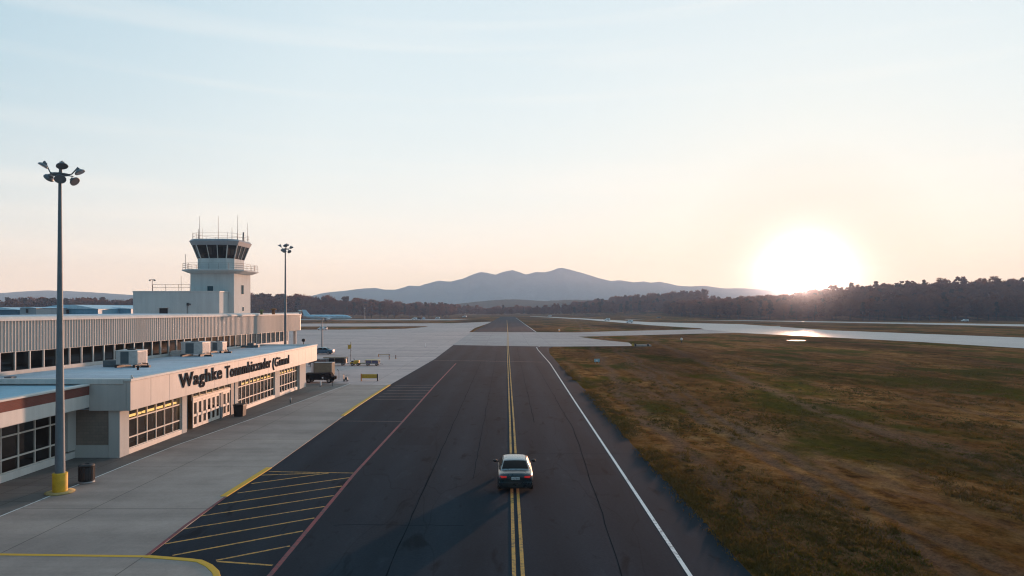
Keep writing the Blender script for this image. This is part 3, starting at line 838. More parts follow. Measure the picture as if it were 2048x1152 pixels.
# ------------------------------------------------------------ blue metal sheds past the hall roof
M_BLUE = stained('blue_metal', (.12,.30,.42), .2, .5, .4); M_BLUER = plain('pale_blue_roof', (.42,.58,.66), .6)
M_GSHED = stained('grey_metal', (.30,.35,.38), .2)
def shed(label, px0, px1, pytop, Y, depth, mat, ridge=.5):
    x0 = (px0-VX)/F_PX*Y; x1 = (px1-VX)/F_PX*Y; z = CAM_H+(HY-pytop)/F_PX*Y; xm = (x0+x1)/2
    r = thing('hangar', label, 'hangar', (xm, Y, 0))
    hw = (x1-x0)/2; zz = z-ridge
    MB().box(-hw,hw,0,depth,0,zz-.002).build('wall', mat, r)
    k = hw*.25
    MB().add([(-hw-.2,-.2,zz),(-k,-.2,z),(k,-.2,z),(hw+.2,-.2,zz),(-hw-.2,depth,zz),(-k,depth,z),(k,depth,z),(hw+.2,depth,zz)],
             [(0,1,5,4),(1,2,6,5),(2,3,7,6),(0,3,2,1),(4,5,6,7),(0,4,7,3)]).build('roof', M_BLUER, r)
    MB().box(-hw*.5,hw*.3,-.08,-.01,.02,5.4).build('hangar_door', M_GSHED, r)
    MB().box(-hw*.1,hw*.1,-.4,-.22,zz-1.0,zz-.2).build('vent', M_DARK, r)
    return r
shed('wide blue metal hangar with a low pitched roof behind the white tail fin', 71, 196, 609.5, 150, 30, M_BLUE, .9)
shed('narrow blue hangar between the wide hangar and the tower block', 198, 262, 615, 158, 24, M_BLUE, .3)
shed('small grey metal shed beside the white tail fin', 40, 72, 614, 140, 14, M_GSHED, .2)
shed('pale roofed blue shed at the left edge of the picture', -60, 37, 614.5, 146, 20, plain('deep_blue_metal', (.05,.13,.19), .5), .55)
# ------------------------------------------------------------ floodlight masts
M_MAST = plain('mast_paint', (.13,.165,.19), .55, .2, .15, 1.5)
M_YBASE = plain('yellow_base', (.60,.33,.012), .6, vary=.2, scale=3)
M_HEADB = plain('floodlight_body', (.17,.19,.21), .45, .3)
M_HEADG = plain('floodlight_glass', (.16,.17,.19), .15, spec=.6)
def floodlight_shape():
    """a deep reflector bowl with a flat glass, pointing along -z, hung on a yoke"""
    b = MB()
    sec = [(.10,.20),(.22,.17),(.34,.02),(.37,-.12)]
    b.lathe([(.02,.22)]+sec+[(.37,-.14),(.33,-.15)], n=14)
    b.box(-.13,.13,-.13,.13,.21,.40)
    return b
def mast(label, loc, height, base_r, top_r, yellow, seed, group='floodlight masts'):
    r = thing('floodlight_mast', label, 'light mast', loc, 0, group)
    ht = height
    MB().tube([(0,0,0.0),(0,0,ht*.45),(0,0,ht)],[base_r,(base_r+top_r)/2,top_r],16).build('pole', M_MAST, r)
    if yellow:
        MB().lathe([(.02,.0),(.70,.0),(.72,.05),(.44,.075),(.02,.075)],n=28).build('base_plate', plain('dusty_yellow', (.42,.30,.12), .85, vary=.3, scale=4), r)
        MB().lathe([(.36,.076),(.37,1.04),(.33,1.07),(.2,1.08)],n=24).build('base_collar', M_YBASE, r)
    else:
        MB().lathe([(.02,.0),(.45,.0),(.45,.06),(.02,.06)],n=20).build('base_plate', M_STEEL, r)
    cr = MB()
    cr.tube([(.42*math.cos(k*math.pi/6),.42*math.sin(k*math.pi/6),ht-.12) for k in range(13)],.04,6,caps=False)
    cr.tube([(-.42,0,ht-.12),(.42,0,ht-.12)],.04,6); cr.tube([(0,-.42,ht-.12),(0,.42,ht-.12)],.04,6)
    cr.tube([(0,0,ht),(0,0,ht+.35)],top_r*.7,8)
    cr.build('crossarm', M_HEADB, r)
    spots = [(-.66,-.35,.30),(-.16,.45,.46),(.30,-.30,.30),(.93,.2,.06),(-.74,.25,-.24),(.30,-.45,-.44),(.84,-.1,-.50)]
    for i, (dx, dy, dz) in enumerate(spots):
        o = floodlight_shape().build('floodlight', M_HEADB, r)
        q = Vector((dx, dy, 0)); q.rotate(Matrix.Rotation(seed*2-.7, 3, 'Z')) if not yellow else None
        o.location = (q.x, q.y, ht+dz); a = math.atan2(q.y, q.x)
        o.rotation_euler = (0, -R(52 if dz < 0 else 30), a); o.scale = (.72,.78,.46)
        MB().tube([(q.x*.93,q.y*.93,ht+dz+.24),(q.x*.6,q.y*.6,ht-.1+dz*.2),(0,0,ht-.2)],.035,6).build('bracket', M_HEADB, r)
        MB().lathe([(.0,-.155),(.32,-.155)],n=14).build('lamp_glass', M_HEADG, o)
    return r
bx, by = G(120, 985, .06)
mast('tall grey floodlight mast on a yellow collar by the low wing', (bx, by, .064), 17.35, .265, .075, True, .35)
mast('tall grey floodlight mast standing past the far end of the roof', (-30.2, 93, 0), 18.3, .24, .08, False, .1)
# slim single pole on the apron
X, Y = G(644, 707)
sp = thing('lamp_post', 'slim grey lamp post on the apron beyond the terminal end', 'lamp post', (X, Y, .012))
MB().tube([(0,0,0),(0,0,4.6),(0,0,7.7)],[.16,.13,.07],10).build('pole', M_MAST, sp)
MB().box(-.3,.3,-.12,.12,7.7,7.82).build('lamp_head', M_HEADB, sp)
X, Y = G(729.5, 639.5)
sp = thing('lamp_post', 'thin pale pole in front of the left wood', 'pole', (X, Y, .02))
MB().tube([(0,0,0),(0,0,10.5)],[.25,.12],6).build('pole', M_STEEL, sp)
MB().box(-.5,.5,-.3,.3,10.5,11).build('lamp_head', M_TRIM, sp)

# ------------------------------------------------------------ bins
def bin_round(label, loc):
    r = thing('litter_bin', label, 'litter bin', loc)
    MB().lathe([(.02,.10),(.36,.10),(.40,.3),(.40,.92),(.02,.92)],n=24).build('body', M_BLACK, r)
    MB().lathe([(.40,.925),(.42,.925),(.42,1.0),(.30,1.06),(.14,1.07),(.13,.98)],n=24).build('lid', M_DARK, r)
    MB().lathe([(.02,0),(.40,0),(.43,.03),(.40,.095),(.02,.095)],n=24).build('base', M_STEEL, r)
    st = MB()
    for k in range(20):
        a = k*math.pi/10; st.box(.40*1,.418,-.028,.028,.14,.9) if False else None
        c_, s_ = math.cos(a), math.sin(a)
        st.add([(.402*c_-.03*s_,.402*s_+.03*c_,.14),(.402*c_+.03*s_,.402*s_-.03*c_,.14),(.42*c_+.03*s_,.42*s_-.03*c_,.14),(.42*c_-.03*s_,.42*s_+.03*c_,.14),
                (.402*c_-.03*s_,.402*s_+.03*c_,.9),(.402*c_+.03*s_,.402*s_-.03*c_,.9),(.42*c_+.03*s_,.42*s_-.03*c_,.9),(.42*c_-.03*s_,.42*s_+.03*c_,.9)],
               [(0,1,5,4),(1,2,6,5),(2,3,7,6),(3,0,4,7),(4,5,6,7)])
    st.build('slat_ring', M_DARK, r)
X, Y = G(173, 965, .06); bin_round('black round litter bin on a grey base beside the yellow mast collar', (X, Y, .064))
X, Y = G(480, 832, .06)
r = thing('litter_bin', 'square black litter bin in front of the terminal windows', 'litter bin', (X, Y, .064))
MB().frustum([(-.40,-.40),(.40,-.40),(.40,.40),(-.40,.40)],[(-.46,-.46),(.46,-.46),(.46,.46),(-.46,.46)],.0,1.02).build('body', M_BLACK, r, bevel=.03)
MB().box(-.5,.5,-.5,.5,1.021,1.12).build('lid', M_DARK, r, bevel=.03)
# small post by the walkway line
X, Y = G(581, 806, .06)
r = thing('bollard', 'short pale bollard beside the white walkway line', 'bollard', (X, Y, .064))
MB().lathe([(.02,0),(.09,0),(.09,.5),(.06,.56),(.01,.57)],n=12).build('post', M_STEEL, r)
MB().lathe([(.092,.38),(.1,.38),(.1,.5),(.092,.5)],n=12).build('reflector_band', M_TRIM, r)

# ------------------------------------------------------------ rooftop plant
M_AC = plain('rooftop_cabinet', (.46,.45,.43), .5, .1, .15, 4); M_COIL = plain('coil_grille', (.085,.12,.135), .6)
M_COIL.node_tree.nodes['Principled BSDF'].inputs['Metallic'].default_value = .2
def ac_unit(label, px, py, w_, d_, h_, style=0):
    z0 = 5.222; X, Y = G(px, py, z0)
    r = thing('air_conditioner', label, 'air conditioner', (X, Y+d_/2, z0), 0, 'cooling units on the terminal roof')
    cab = MB().box(-w_/2,w_/2,-d_/2,d_/2,.22,.22+h_)
    cab.build('cabinet', M_AC, r, bevel=.03)
    MB().box(-w_/2-.04,w_/2+.04,-d_/2-.04,d_/2+.04,.22+h_+.002,.28+h_).build('top_panel', M_TRIM, r, bevel=.02)
    g = MB().box(-w_*.28,w_*.10,-d_/2-.02,-d_/2-.003,.30,.16+h_)
    for k in range(9): g.box(-w_*.28,w_*.10,-d_/2-.04,-d_/2-.021,.36+k*(h_-.25)/9,.40+k*(h_-.25)/9)
    g.build('grille', M_COIL, r)
    sd = MB()
    for k in range(12): sd.box(w_/2+.004,w_/2+.02,-d_/2+.08+k*(d_-.16)/12,-d_/2+.12+k*(d_-.16)/12,.3,.15+h_)
    sd.build('side_louvre', M_AC, r)
    MB().lathe([(.42*d_/2,.285+h_),(.45*d_/2,.36+h_),(.38*d_/2,.36+h_),(.05,.30+h_)],n=16).build('fan_guard', M_DARK, r)
    for x in (-w_*.42, w_*.42): MB().box(x-.1,x+.1,-d_/2-.25,d_/2+.25,.0,.218).build('skid', M_DARK, r)
    if style != 2:
        dk = MB().box(-w_/2-1.25,-w_/2-.06,-d_*.3,d_*.25,.02,.55); dk.build('duct', M_COIL if style == 0 else M_AC, r, bevel=.03)
    pp_ = MB().tube([(w_/2+.05,-.1,.3),(w_/2+.5,-.15,.3),(w_/2+.55,-.15,.02)],.05,6).box(w_/2+.2,w_/2+.95,-d_/2,-d_/2+.3,.0,.16)
    pp_.build('pipe', M_DARK, r)
ac_unit('square grey cooling unit nearest the side wing on the white roof', 253, 735, 1.75, 1.6, 1.12)
ac_unit('wide grey cooling unit in the middle of the white roof', 383, 713, 2.15, 1.9, 1.18, 1)
ac_unit('small cooling unit farthest from the side wing on the white roof', 432, 706, 1.35, 1.2, .95, 2)
def roof_bit(name, label, cat, px, py, z, mb, mat, bevel=0):
    X, Y = G(px, py, z)
    o = mb.build(name, mat, None, bevel=bevel, loc=(X, Y, z)); return tag(o, label, cat)
def vent(n=12): return MB().lathe([(.12,0),(.12,.35),(.26,.36),(.26,.42),(.06,.52),(.01,.52)], n=n)
roof_bit('roof_vent', 'black mushroom vent near the corner of the white roof', 'roof vent', 276, 740, 5.22, vent().xf(Matrix.Scale(.7,4)), M_DARK)
roof_bit('roof_hatch', 'low dark roof hatch past the row of cooling units', 'roof hatch', 500, 695, 5.22, MB().box(-1.1,.6,-.5,.5,0,.25).box(-.2,.6,-.4,.4,.25,.55).box(.7,1.1,-.3,.3,0,.3), M_COIL, .03)
rlp = roof_bit('roof_light', 'black round light on a short stem at the far roof edge', 'roof light', 607, 690, 5.22, MB().tube([(0,0,0),(0,0,.42)],.05,8).lathe([(.02,.42),(.2,.46),(.24,.62),(.2,.8),(.02,.86)],n=14).box(-.25,.5,-.1,.1,0,.06), M_BLACK)
roof_bit('roof_drain_box', 'dark box with loose pipe on the blue wing roof', 'roof box', 27, 765, 4.93, MB().box(-.5,.0,-.2,.3,0,.42).box(0,.5,-.12,.1,0,.12).tube([(.5,0,.06),(.8,.1,.06)],.06,8), M_GREY)
roof_bit('roof_spike', 'small white peg on the corner of the fascia', 'roof peg', 263, 757, 5.36, MB().tube([(0,0,0),(0,0,.22)],.05,8).box(.02,.14,-.04,.04,0,.1), M_TRIM)
for i, (px, lab, mt, s_) in enumerate(((600, 'white dome vent on the end of the hall roof', M_TRIM, 1.1), (547, 'rusty orange vent on the hall roof', plain('rust', (.30,.12,.05), .9), 1.6), (523, 'green capped vent on the hall roof', plain('moss_paint', (.16,.17,.06), .8), 1.2))):
    Y = 92.0-i*3; X = (px-VX)/F_PX*Y
    tag(vent().xf(Matrix.Scale(s_,4)).build('roof_vent', mt, None, loc=(X, Y, 9.30)), lab, 'roof vent')

# ------------------------------------------------------------ sedan
def loft(mb, secs, mat=0, close=True):
    """secs: list of (y, [(x, z), ...]) half sections from the bottom centre line up to the top centre line; mirrored"""
    rows = []
    for y, half in secs:
        full = [(x, z) for x, z in half] + [(-x, z) for x, z in half[::-1][1:-1]]
        rows.append([(x, y, z) for x, z in full])
    n = len(rows[0]); vs = [p for r_ in rows for p in r_]; fs = []
    for i in range(len(rows)-1):
        for k in range(n):
            a, b = i*n+k, i*n+(k+1) % n; fs.append((a, a+n, b+n, b))
    if close: fs += [tuple(range(n)), tuple(range(len(vs)-1, len(vs)-n-1, -1))]
    mb.add(vs, fs, mat, True)
def car_paint(name, col):
    m, t, b = new_mat(name)
    b.inputs['Base Color'].default_value = (*col, 1); b.inputs['Metallic'].default_value = .3
    b.inputs['Roughness'].default_value = .28; b.inputs['Coat Weight'].default_value = .4; b.inputs['Coat Roughness'].default_value = .05
    f = t.noise(3, t.coords(), 5); rr = t.ramp(f, [(.3,(.24,)*3),(.7,(.36,)*3)]); t.link(rr, b.inputs['Roughness'])
    return m
M_CGLASS = plain('car_glass', (.002,.002,.003), .3, spec=.12, vary=.05)
M_TYRE = plain('tyre_rubber', (.012,.012,.012), .85); M_RIM = plain('alloy_rim', (.35,.36,.37), .35, .8)
M_TAIL = lamp_mat('tail_lamp', (.42,.010,.008), .14); M_PLATE = plain('plate_white', (.62,.64,.64), .5, vary=.05)
M_HEADL = plain('headlamp_lens', (.6,.62,.65), .1, spec=.7)
def sedan(label, loc, rz, col, group=None):
    P = car_paint('car_paint', col)
    r = thing('sedan_car', label, 'car', loc, rz, group)
    def half(w_, zb, zs, zt, crown=.03, tuck=.06):
        return [(0,zb),(w_*.80,zb),(w_*.95,zb+.07),(w_-.015,zb+.22),(w_,(zb+zs)/2+.08),(w_-.02,zs-.05),(w_-tuck-.03,zs+.03),(w_*.72,zt),(w_*.40,zt+crown*.7),(0,zt+crown)]
    secs = [(.02,half(.76,.40,.80,.86)),(.05,half(.85,.30,.86,.94)),(.16,half(.90,.26,.93,1.015)),(.45,half(.93,.24,.95,1.03)),(.85,half(.94,.24,.955,1.03)),
            (1.4,half(.945,.22,.95,1.0)),(2.3,half(.945,.22,.93,.985)),(3.1,half(.94,.22,.915,.97)),(3.45,half(.935,.23,.90,.96)),(4.1,half(.925,.24,.83,.88)),(4.5,half(.88,.26,.72,.78)),(4.68,half(.80,.30,.66,.71)),(4.74,half(.68,.36,.60,.62))]
    body = MB(); loft(body, secs)
    b = body.build('body', P, r, subsurf=2)
    # wheel arches cut through the shell
    ct = MB()
    for yy in (.98, 3.78):
        ct.lathe([(.01,-1.2),(.365,-1.2),(.365,1.2),(.01,1.2)], n=28)
        k = len(ct.v)-4*28
        for q in range(k, len(ct.v)):
            x_, y_, z_ = ct.v[q]; ct.v[q] = (z_, yy+x_, .34+y_)
    # keep the middle of the floor: cut only the outer parts
    cu = ct.build('arch_cutter', M_BLACK)
    md = b.modifiers.new('arch', 'BOOLEAN'); md.operation = 'DIFFERENCE'; md.object = cu; md.solver = 'FAST'
    bpy.context.view_layer.update()
    me = bpy.data.meshes.new_from_object(b.evaluated_get(bpy.context.evaluated_depsgraph_get()))
    b.modifiers.clear(); b.data = me; bpy.data.objects.remove(cu)
    # cabin
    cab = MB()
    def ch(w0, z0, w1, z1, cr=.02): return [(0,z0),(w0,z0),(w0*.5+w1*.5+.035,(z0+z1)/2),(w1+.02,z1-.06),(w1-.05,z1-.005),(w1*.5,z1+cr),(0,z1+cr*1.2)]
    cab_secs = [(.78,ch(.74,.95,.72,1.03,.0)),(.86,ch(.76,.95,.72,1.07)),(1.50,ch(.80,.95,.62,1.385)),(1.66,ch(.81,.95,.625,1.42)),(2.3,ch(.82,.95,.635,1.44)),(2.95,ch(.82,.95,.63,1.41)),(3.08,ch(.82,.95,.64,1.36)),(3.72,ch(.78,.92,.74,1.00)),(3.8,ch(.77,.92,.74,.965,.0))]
    loft(cab, cab_secs); cab.build('cabin', car_paint('cabin_skylit_paint', tuple(min(.5,.16+x*3) for x in col)), r, subsurf=2)  # cabin lightened to put sky reflection and sun rim into the paint
    # glazing, set just proud of the cabin skin
    def quad_patch(c, n=6, m=4, bulge=(0,0,0)):
        vs = []; fs = []
        A, B_, C_, D = [Vector(p) for p in c]
        for j in range(m+1):
            for i in range(n+1):
                u, v = i/n, j/m
                p = A.lerp(B_,u).lerp(D.lerp(C_,u), v); k = 16*u*(1-u)*v*(1-v)
                k2 = 4*u*(1-u)
                vs.append(tuple(p+Vector(bulge)*(.6*k2+.4*k)))
        for j in range(m):
            for i in range(n): a = j*(n+1)+i; fs.append((a,a+1,a+n+2,a+n+1))
        return vs, fs
    rw = MB(); v, f_ = quad_patch([(-.70,.88,1.085),(.70,.88,1.085),(.585,1.47,1.385),(-.585,1.47,1.385)], bulge=(0,-.015,.035)); rw.add(v, f_, 0, True)
    rw.build('rear_window', M_CGLASS, r)
    ws = MB(); v, f_ = quad_patch([(.60,3.06,1.39),(-.60,3.06,1.39),(-.72,3.70,1.03),(.72,3.70,1.03)], bulge=(0,.02,.05)); ws.add(v, f_, 0, True); ws.build('windscreen', M_CGLASS, r)
    for s_ in (-1,1):
        for a, b_, a1, b1 in ((1.02,2.06,1.56,2.06),(2.14,3.42,2.14,3.0)):
            sw = MB(); v, f_ = quad_patch([(s_*.825,a,1.00),(s_*.835,b_,1.0),(s_*.672,b1,1.365),(s_*.665,a1,1.355)], 4, 3, (s_*.03,0,.01)); sw.add(v, f_, 0, True); sw.build('side_window', M_CGLASS, r)
        # mirror
        m_ = MB(); m_.lathe([(.01,-.10),(.07,-.095),(.105,-.03),(.105,.04),(.07,.10),(.01,.11)], n=12)
        m_.xf(Matrix.Translation((s_*1.07,3.02,1.05)) @ Matrix.Rotation(R(90),4,'X') @ Matrix.Scale(1.15,4,(1,0,0)) @ Matrix.Scale(.75,4,(0,1,0)))
        m_.tube([(s_*.86,3.05,1.0),(s_*1.0,3.03,1.03)],.035,6)
        m_.build('wing_mirror', M_BLACK, r)
        tl = MB(); v, f_ = quad_patch([(s_*.46,.014,.82),(s_*.80,.055,.80),(s_*.81,.10,.915),(s_*.46,.03,.91)][::1 if s_ > 0 else -1], 6, 3, (0,-.03,0)); tl.add(v, f_, 0, True)
        tl.build('tail_light', M_TAIL, r)
        hl_ = MB(); v, f_ = quad_patch([(s_*.45,4.74,.60),(s_*.78,4.64,.62),(s_*.80,4.58,.72),(s_*.48,4.68,.70)], 4, 3, (0,.03,0)); hl_.add(v, f_, 0, True); hl_.build('headlight', M_HEADL, r)
        for yy in (.98, 3.78):
            ty = MB(); ty.lathe([(.20,-.10),(.31,-.105),(.335,-.08),(.335,.08),(.31,.105),(.20,.10)], n=28)
            Mx = Matrix.Translation((s_*.83,yy,.335)) @ Matrix.Rotation(R(90),4,'Y'); ty.xf(Mx)
            wh = ty.build('wheel', M_TYRE, r)
            rm = MB(); rm.lathe([(.2,.085),(.18,.06),(.05,.08),(.01,.085)], n=20); rm.lathe([(.2,-.085),(.01,-.06)], n=20)
            for k in range(5):
                a = k*2*math.pi/5; rm.tube([(.03*math.cos(a),.03*math.sin(a),.09),(.19*math.cos(a),.19*math.sin(a),.088)],.025,5)
            if s_ < 0: rm.xf(Matrix.Scale(-1,4,(0,0,1)))
            rm.xf(Mx).build('rim', M_RIM, wh)
        MB().box(s_*.60-.012,s_*.60+.012,1.75,2.85,1.392,1.412).build('roof_rail', M_DARK, r)
    MB().box(-.80,.80,.045,.16,.27,.44).build('bumper_shade', M_BLACK, r, bevel=.04)  # black strip put in for the shade below the bumper
    MB().box(-.86,.86,.02,.1,.455,.62).build('bumper', P, r, bevel=.05)
    pl_ = MB().box(-.21,.21,.012,.03,.72,.86).build('number_plate', M_PLATE, r)
    pm_ = MB()
    cu = bpy.data.curves.new('t','FONT'); cu.body = 'AJ7BA'; cu.size = .13; cu.align_x = 'CENTER'; cu.extrude = .001
    o = bpy.data.objects.new('t',cu); C.objects.link(o); bpy.context.view_layer.update()
    me = bpy.data.meshes.new_from_object(o.evaluated_get(bpy.context.evaluated_depsgraph_get()))
    pm_.add([(p.co.x,.008-p.co.z,.745+p.co.y) for p in me.vertices],[tuple(p.vertices) for p in me.polygons]); bpy.data.objects.remove(o)
    pm_.build('plate_lettering', M_DARK, pl_)
    MB().box(-.72,.72,.3,4.5,.20,.30).build('underbody', M_BLACK, r)
    r.scale = (1.05,1.05,1.05)
    ex = MB().tube([(.55,.0,.30),(.55,.3,.30)],.035,8); ex.build('exhaust', M_DARK, r)
    return r
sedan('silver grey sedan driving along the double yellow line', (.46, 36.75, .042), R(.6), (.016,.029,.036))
X, Y = G(648, 708.5)
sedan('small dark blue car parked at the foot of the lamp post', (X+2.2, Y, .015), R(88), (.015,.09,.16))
# ------------------------------------------------------------ things standing about on the apron
M_YEL2 = plain('equipment_yellow', (.50,.29,.02), .6, vary=.2, scale=3)
M_BEIGE = plain('beige_canvas', (.20,.165,.115), .85, vary=.15, scale=2)
M_ORG = plain('faded_orange', (.55,.20,.05), .7)
M_WHITE = plain('white_gloss', (.70,.72,.74), .4, vary=.06)
def wheels(parent, pts, rad=.28, wd=.2):
    for x, y in pts:
        mb = MB().lathe([(.01,-wd/2),(rad*.9,-wd/2),(rad,-wd/3),(rad,wd/3),(rad*.9,wd/2),(.01,wd/2)], n=16)
        mb.xf(Matrix.Translation((x,y,rad)) @ Matrix.Rotation(R(90),4,'X'))
        w_ = mb.build('wheel', M_TYRE, parent)
        MB().lathe([(.01,-wd/2-.01),(rad*.5,-wd/2-.01)],n=12).xf(Matrix.Translation((x,y,rad)) @ Matrix.Rotation(R(-90),4,'X')).build('hub', M_RIM, w_)
def at(px, py, z=.012): 
    X, Y = G(px, py, z); return (X, Y, z)

M_TARP = plain('black_tarpaulin', (.005,.005,.006), .95, vary=.3, scale=5, spec=.05)
# black tarped utility truck at the end of the terminal
p = at(640, 765)
r = thing('utility_truck', 'black canvas covered truck beside the end of the terminal', 'truck', p, R(2))
MB().box(-1.95,.6,-.85,.85,.42,1.30).build('load_cover', M_TARP, r, bevel=.10)
c_ = MB().frustum([(.62,-.82),(1.95,-.82),(1.95,.82),(.62,.82)],[(.66,-.72),(1.5,-.72),(1.5,.72),(.66,.72)],.42,1.38).build('cab', M_TARP, r, bevel=.08)
MB().box(.8,1.35,-.80,-.765,.98,1.25).build('cab_window', M_CGLASS, c_)
MB().box(.62,2.1,-.8,.8,.40,.85).build('bonnet', M_TARP, r, bevel=.08)
MB().lathe([(.01,0),(.11,.0),(.12,.05),(.01,.07)],n=14).xf(Matrix.Translation((.55,-.86,.72)) @ Matrix.Rotation(R(90),4,'X')).build('side_lamp', M_WHITE, r)
MB().box(2.05,2.28,-.15,.1,.62,.82).build('tow_hook', M_DARK, r)
wheels(r, [(-1.3,-.8),(-1.3,.8),(1.4,-.8),(1.4,.8)], .34)
# beige box behind it
p = at(634, 757)
r = thing('storage_box', 'tall beige storage crate behind the black covered truck', 'crate', (p[0]-.15, p[1]+4.5, .012))
MB().box(-1.35,1.35,-.9,.9,.12,1.9).build('body', M_BEIGE, r, bevel=.03)
MB().box(-1.4,1.4,-.95,.95,1.902,1.98).build('lid', M_GREY, r, bevel=.02)
cn = MB()
for sx in (-1.36, 1.30): cn.box(sx,sx+.06,-.93,-.905,.12,1.9)
cn.build('corner_post', M_GREY, r)
sk = MB(); sk.box(-1.3,1.3,-.8,-.6,0,.118); sk.box(-1.3,1.3,.6,.8,0,.118); sk.build('pallet', M_BEIGE, r)
MB().box(-1.9,-1.5,-.4,-.2,0,1.9).box(-1.85,-1.55,-.45,-.405,.1,1.7).build('end_door', M_WHITE, r, bevel=.02)

def cart(name, label, cat, px, py, ln, ht, canopy, curtain, bays, rz=0, deckmat=None, group=None):
    r = thing(name, label, cat, at(px, py), rz, group)
    MB().box(-ln/2,ln/2,-.7,.7,.36,.48).build('deck', deckmat or M_GREY, r, bevel=.02)
    if canopy:
        MB().box(-ln/2-.05,ln/2+.05,-.78,.78,ht-.1,ht).build('canopy', canopy, r, bevel=.03)
        for x in (-ln/2+.04, 0, ln/2-.04):
            for y in (-.66,.66): MB().box(x-.04,x+.04,y-.04,y+.04,.481,ht-.101).build('canopy_post', canopy, r)
        for k in range(bays):
            a = -ln/2+.1+k*(ln-.2)/bays
            MB().box(a+.04,a+(ln-.2)/bays-.08,-.715,-.70,.482,ht-.12).build('side_curtain', curtain, r)
        MB().box(-ln/2+.09,ln/2-.09,-.3,.64,.482,ht-.3).build('load', curtain, r)
    wheels(r, [(-ln*.33,-.6),(-ln*.33,.6),(ln*.33,-.6),(ln*.33,.6)], .2, .12)
    MB().tube([(ln/2,0,.36),(ln/2+.7,0,.22)],.035,6).build('tow_bar', M_DARK, r)
    return r
cart('baggage_cart', 'beige baggage cart with black side curtains at the near edge of the apron', 'baggage cart', 671, 730.5, 4.0, 1.45, M_BEIGE, M_BLACK, 2)
cart('baggage_cart', 'grey baggage cart half hidden by the terminal end', 'baggage cart', 637, 733, 3.2, 1.35, M_GREY, plain('maroon_curtain', (.14,.09,.08), .8), 3)
cart('baggage_cart', 'pale yellow baggage cart with one purple curtain standing alone', 'baggage cart', 745, 731, 2.4, 1.05, plain('pale_yellow', (.55,.42,.22), .7), plain('purple_curtain', (.12,.10,.18), .8), 2)
# low yellow tractor
r = thing('baggage_tractor', 'low yellow baggage tractor between two carts', 'tractor', at(716, 731))
MB().box(-1.3,.2,-.55,.55,.3,.62).build('chassis', M_YEL2, r, bevel=.05)
MB().box(-.6,.25,-.5,.5,.621,.95).build('bonnet', M_YEL2, r, bevel=.06)
MB().box(-1.15,-.75,-.3,.3,.63,.85).build('seat', M_BLACK, r, bevel=.04)
MB().tube([(-.5,0,.9),(-.75,0,1.15)],.03,6).lathe([(.16,1.15),(.19,1.17),(.16,1.19)],c=(-.75,0),n=12).build('steering_wheel', M_BLACK, r)
MB().box(.3,1.3,-.4,.4,.35,.45).build('hitch_platform', plain('olive_deck', (.16,.15,.04), .8), r)
wheels(r, [(-.9,-.5),(-.9,.5),(.1,-.5),(.1,.5)], .26)
# sign panel on a pole
p = at(701.5, 722)
r = thing('sign_post', 'tall black post carrying a bent yellow panel on the apron', 'sign post', p)
MB().tube([(0,0,0),(0,0,1.5),(0,0,3.7)],[.05,.045,.04],8).build('post', M_BLACK, r)
MB().box(-.06,.06,-.06,.06,.9,1.25).build('junction_box', M_DARK, r)
pn = MB(); q = [(-.62,3.25),(-.30,3.05),(.0,3.2),(.08,3.75),(.12,2.55),(-.1,2.35),(-.55,2.3),(-.50,2.8)]
pn.add([(x,-.10+.12*math.sin(x*6),z) for x,z in q]+[(x,-.07+.12*math.sin(x*6),z) for x,z in q], [(0,1,7),(1,2,4,5),(2,3,4),(1,5,6,7),(15,9,8),(13,12,10,9),(12,11,10),(15,14,13,9)]+[(i,i+8,(i+1)%8+8,(i+1)%8) for i in range(8)])
pn.build('panel', M_YEL2, r)
MB().box(0,.3,-.03,.03,2.05,2.1).build('arm', M_BLACK, r)
# barriers
def barrier(label, px, py, ln, board, group=None, ht=.95):
    r = thing('barrier', label, 'barrier', at(px, py), 0, group)
    MB().box(-ln/2,ln/2,-.05,.05,.38,ht).build('board', board, r, bevel=.02)
    for s_ in (-1, 1):
        l_ = MB().box(s_*ln/2-.08,s_*ln/2+.08,-.10,-.052,.03,ht+.06); l_.box(s_*ln/2-.09,s_*ln/2+.09,-.35,.35,0,.028)
        l_.build('leg', M_ORG if s_ < 0 else M_DARK, r)
    return r
barrier('yellow board barrier with an orange leg on the near apron', 739, 762, 2.25, M_YEL2)
barrier('small orange barrier between two thin posts farther out on the apron', 768, 713.5, 2.2, plain('pale_orange', (.42,.27,.13), .8), None, .5)
for px, lab in ((778.5, 'thin dark post beside the small orange barrier'), (791.5, 'thin dark post standing to the right of the orange barrier')):
    r = thing('marker_post', lab, 'post', at(px, 718.5 if px < 780 else 717.5))
    MB().tube([(0,0,0),(0,0,.75)],.07,8).build('post', M_DARK, r); MB().lathe([(.02,0),(.2,0),(.16,.06),(.02,.06)],n=12).build('foot', M_ORG, r)
    MB().lathe([(.072,.5),(.08,.5),(.08,.62),(.072,.62)],n=8).build('band', M_ORG, r)
# trolley
r = thing('hand_trolley', 'small grey hand trolley between the truck and the yellow barrier', 'trolley', at(691.5, 762.5))
MB().box(-.28,.3,-.3,.3,.18,.26).build('deck', M_GREY, r, bevel=.01)
MB().tube([(-.28,-.25,.2),(-.28,-.25,.95),(-.28,.25,.95),(-.28,.25,.2)],.03,6).box(-.3,-.26,-.23,.23,.3,.85).build('handle_frame', M_DARK, r)
MB().box(-.1,.22,-.2,.2,.27,.55).build('load_box', plain('dark_case', (.05,.06,.07)), r, bevel=.02)
MB().tube([(.0,0,.85),(.55,0,.86)],.02,5).tube([(.02,0,.55),(.02,0,.86)],.02,5).build('push_bar', M_DARK, r)
wheels(r, [(-.2,-.25),(-.2,.25),(.22,-.25),(.22,.25)], .09, .05)
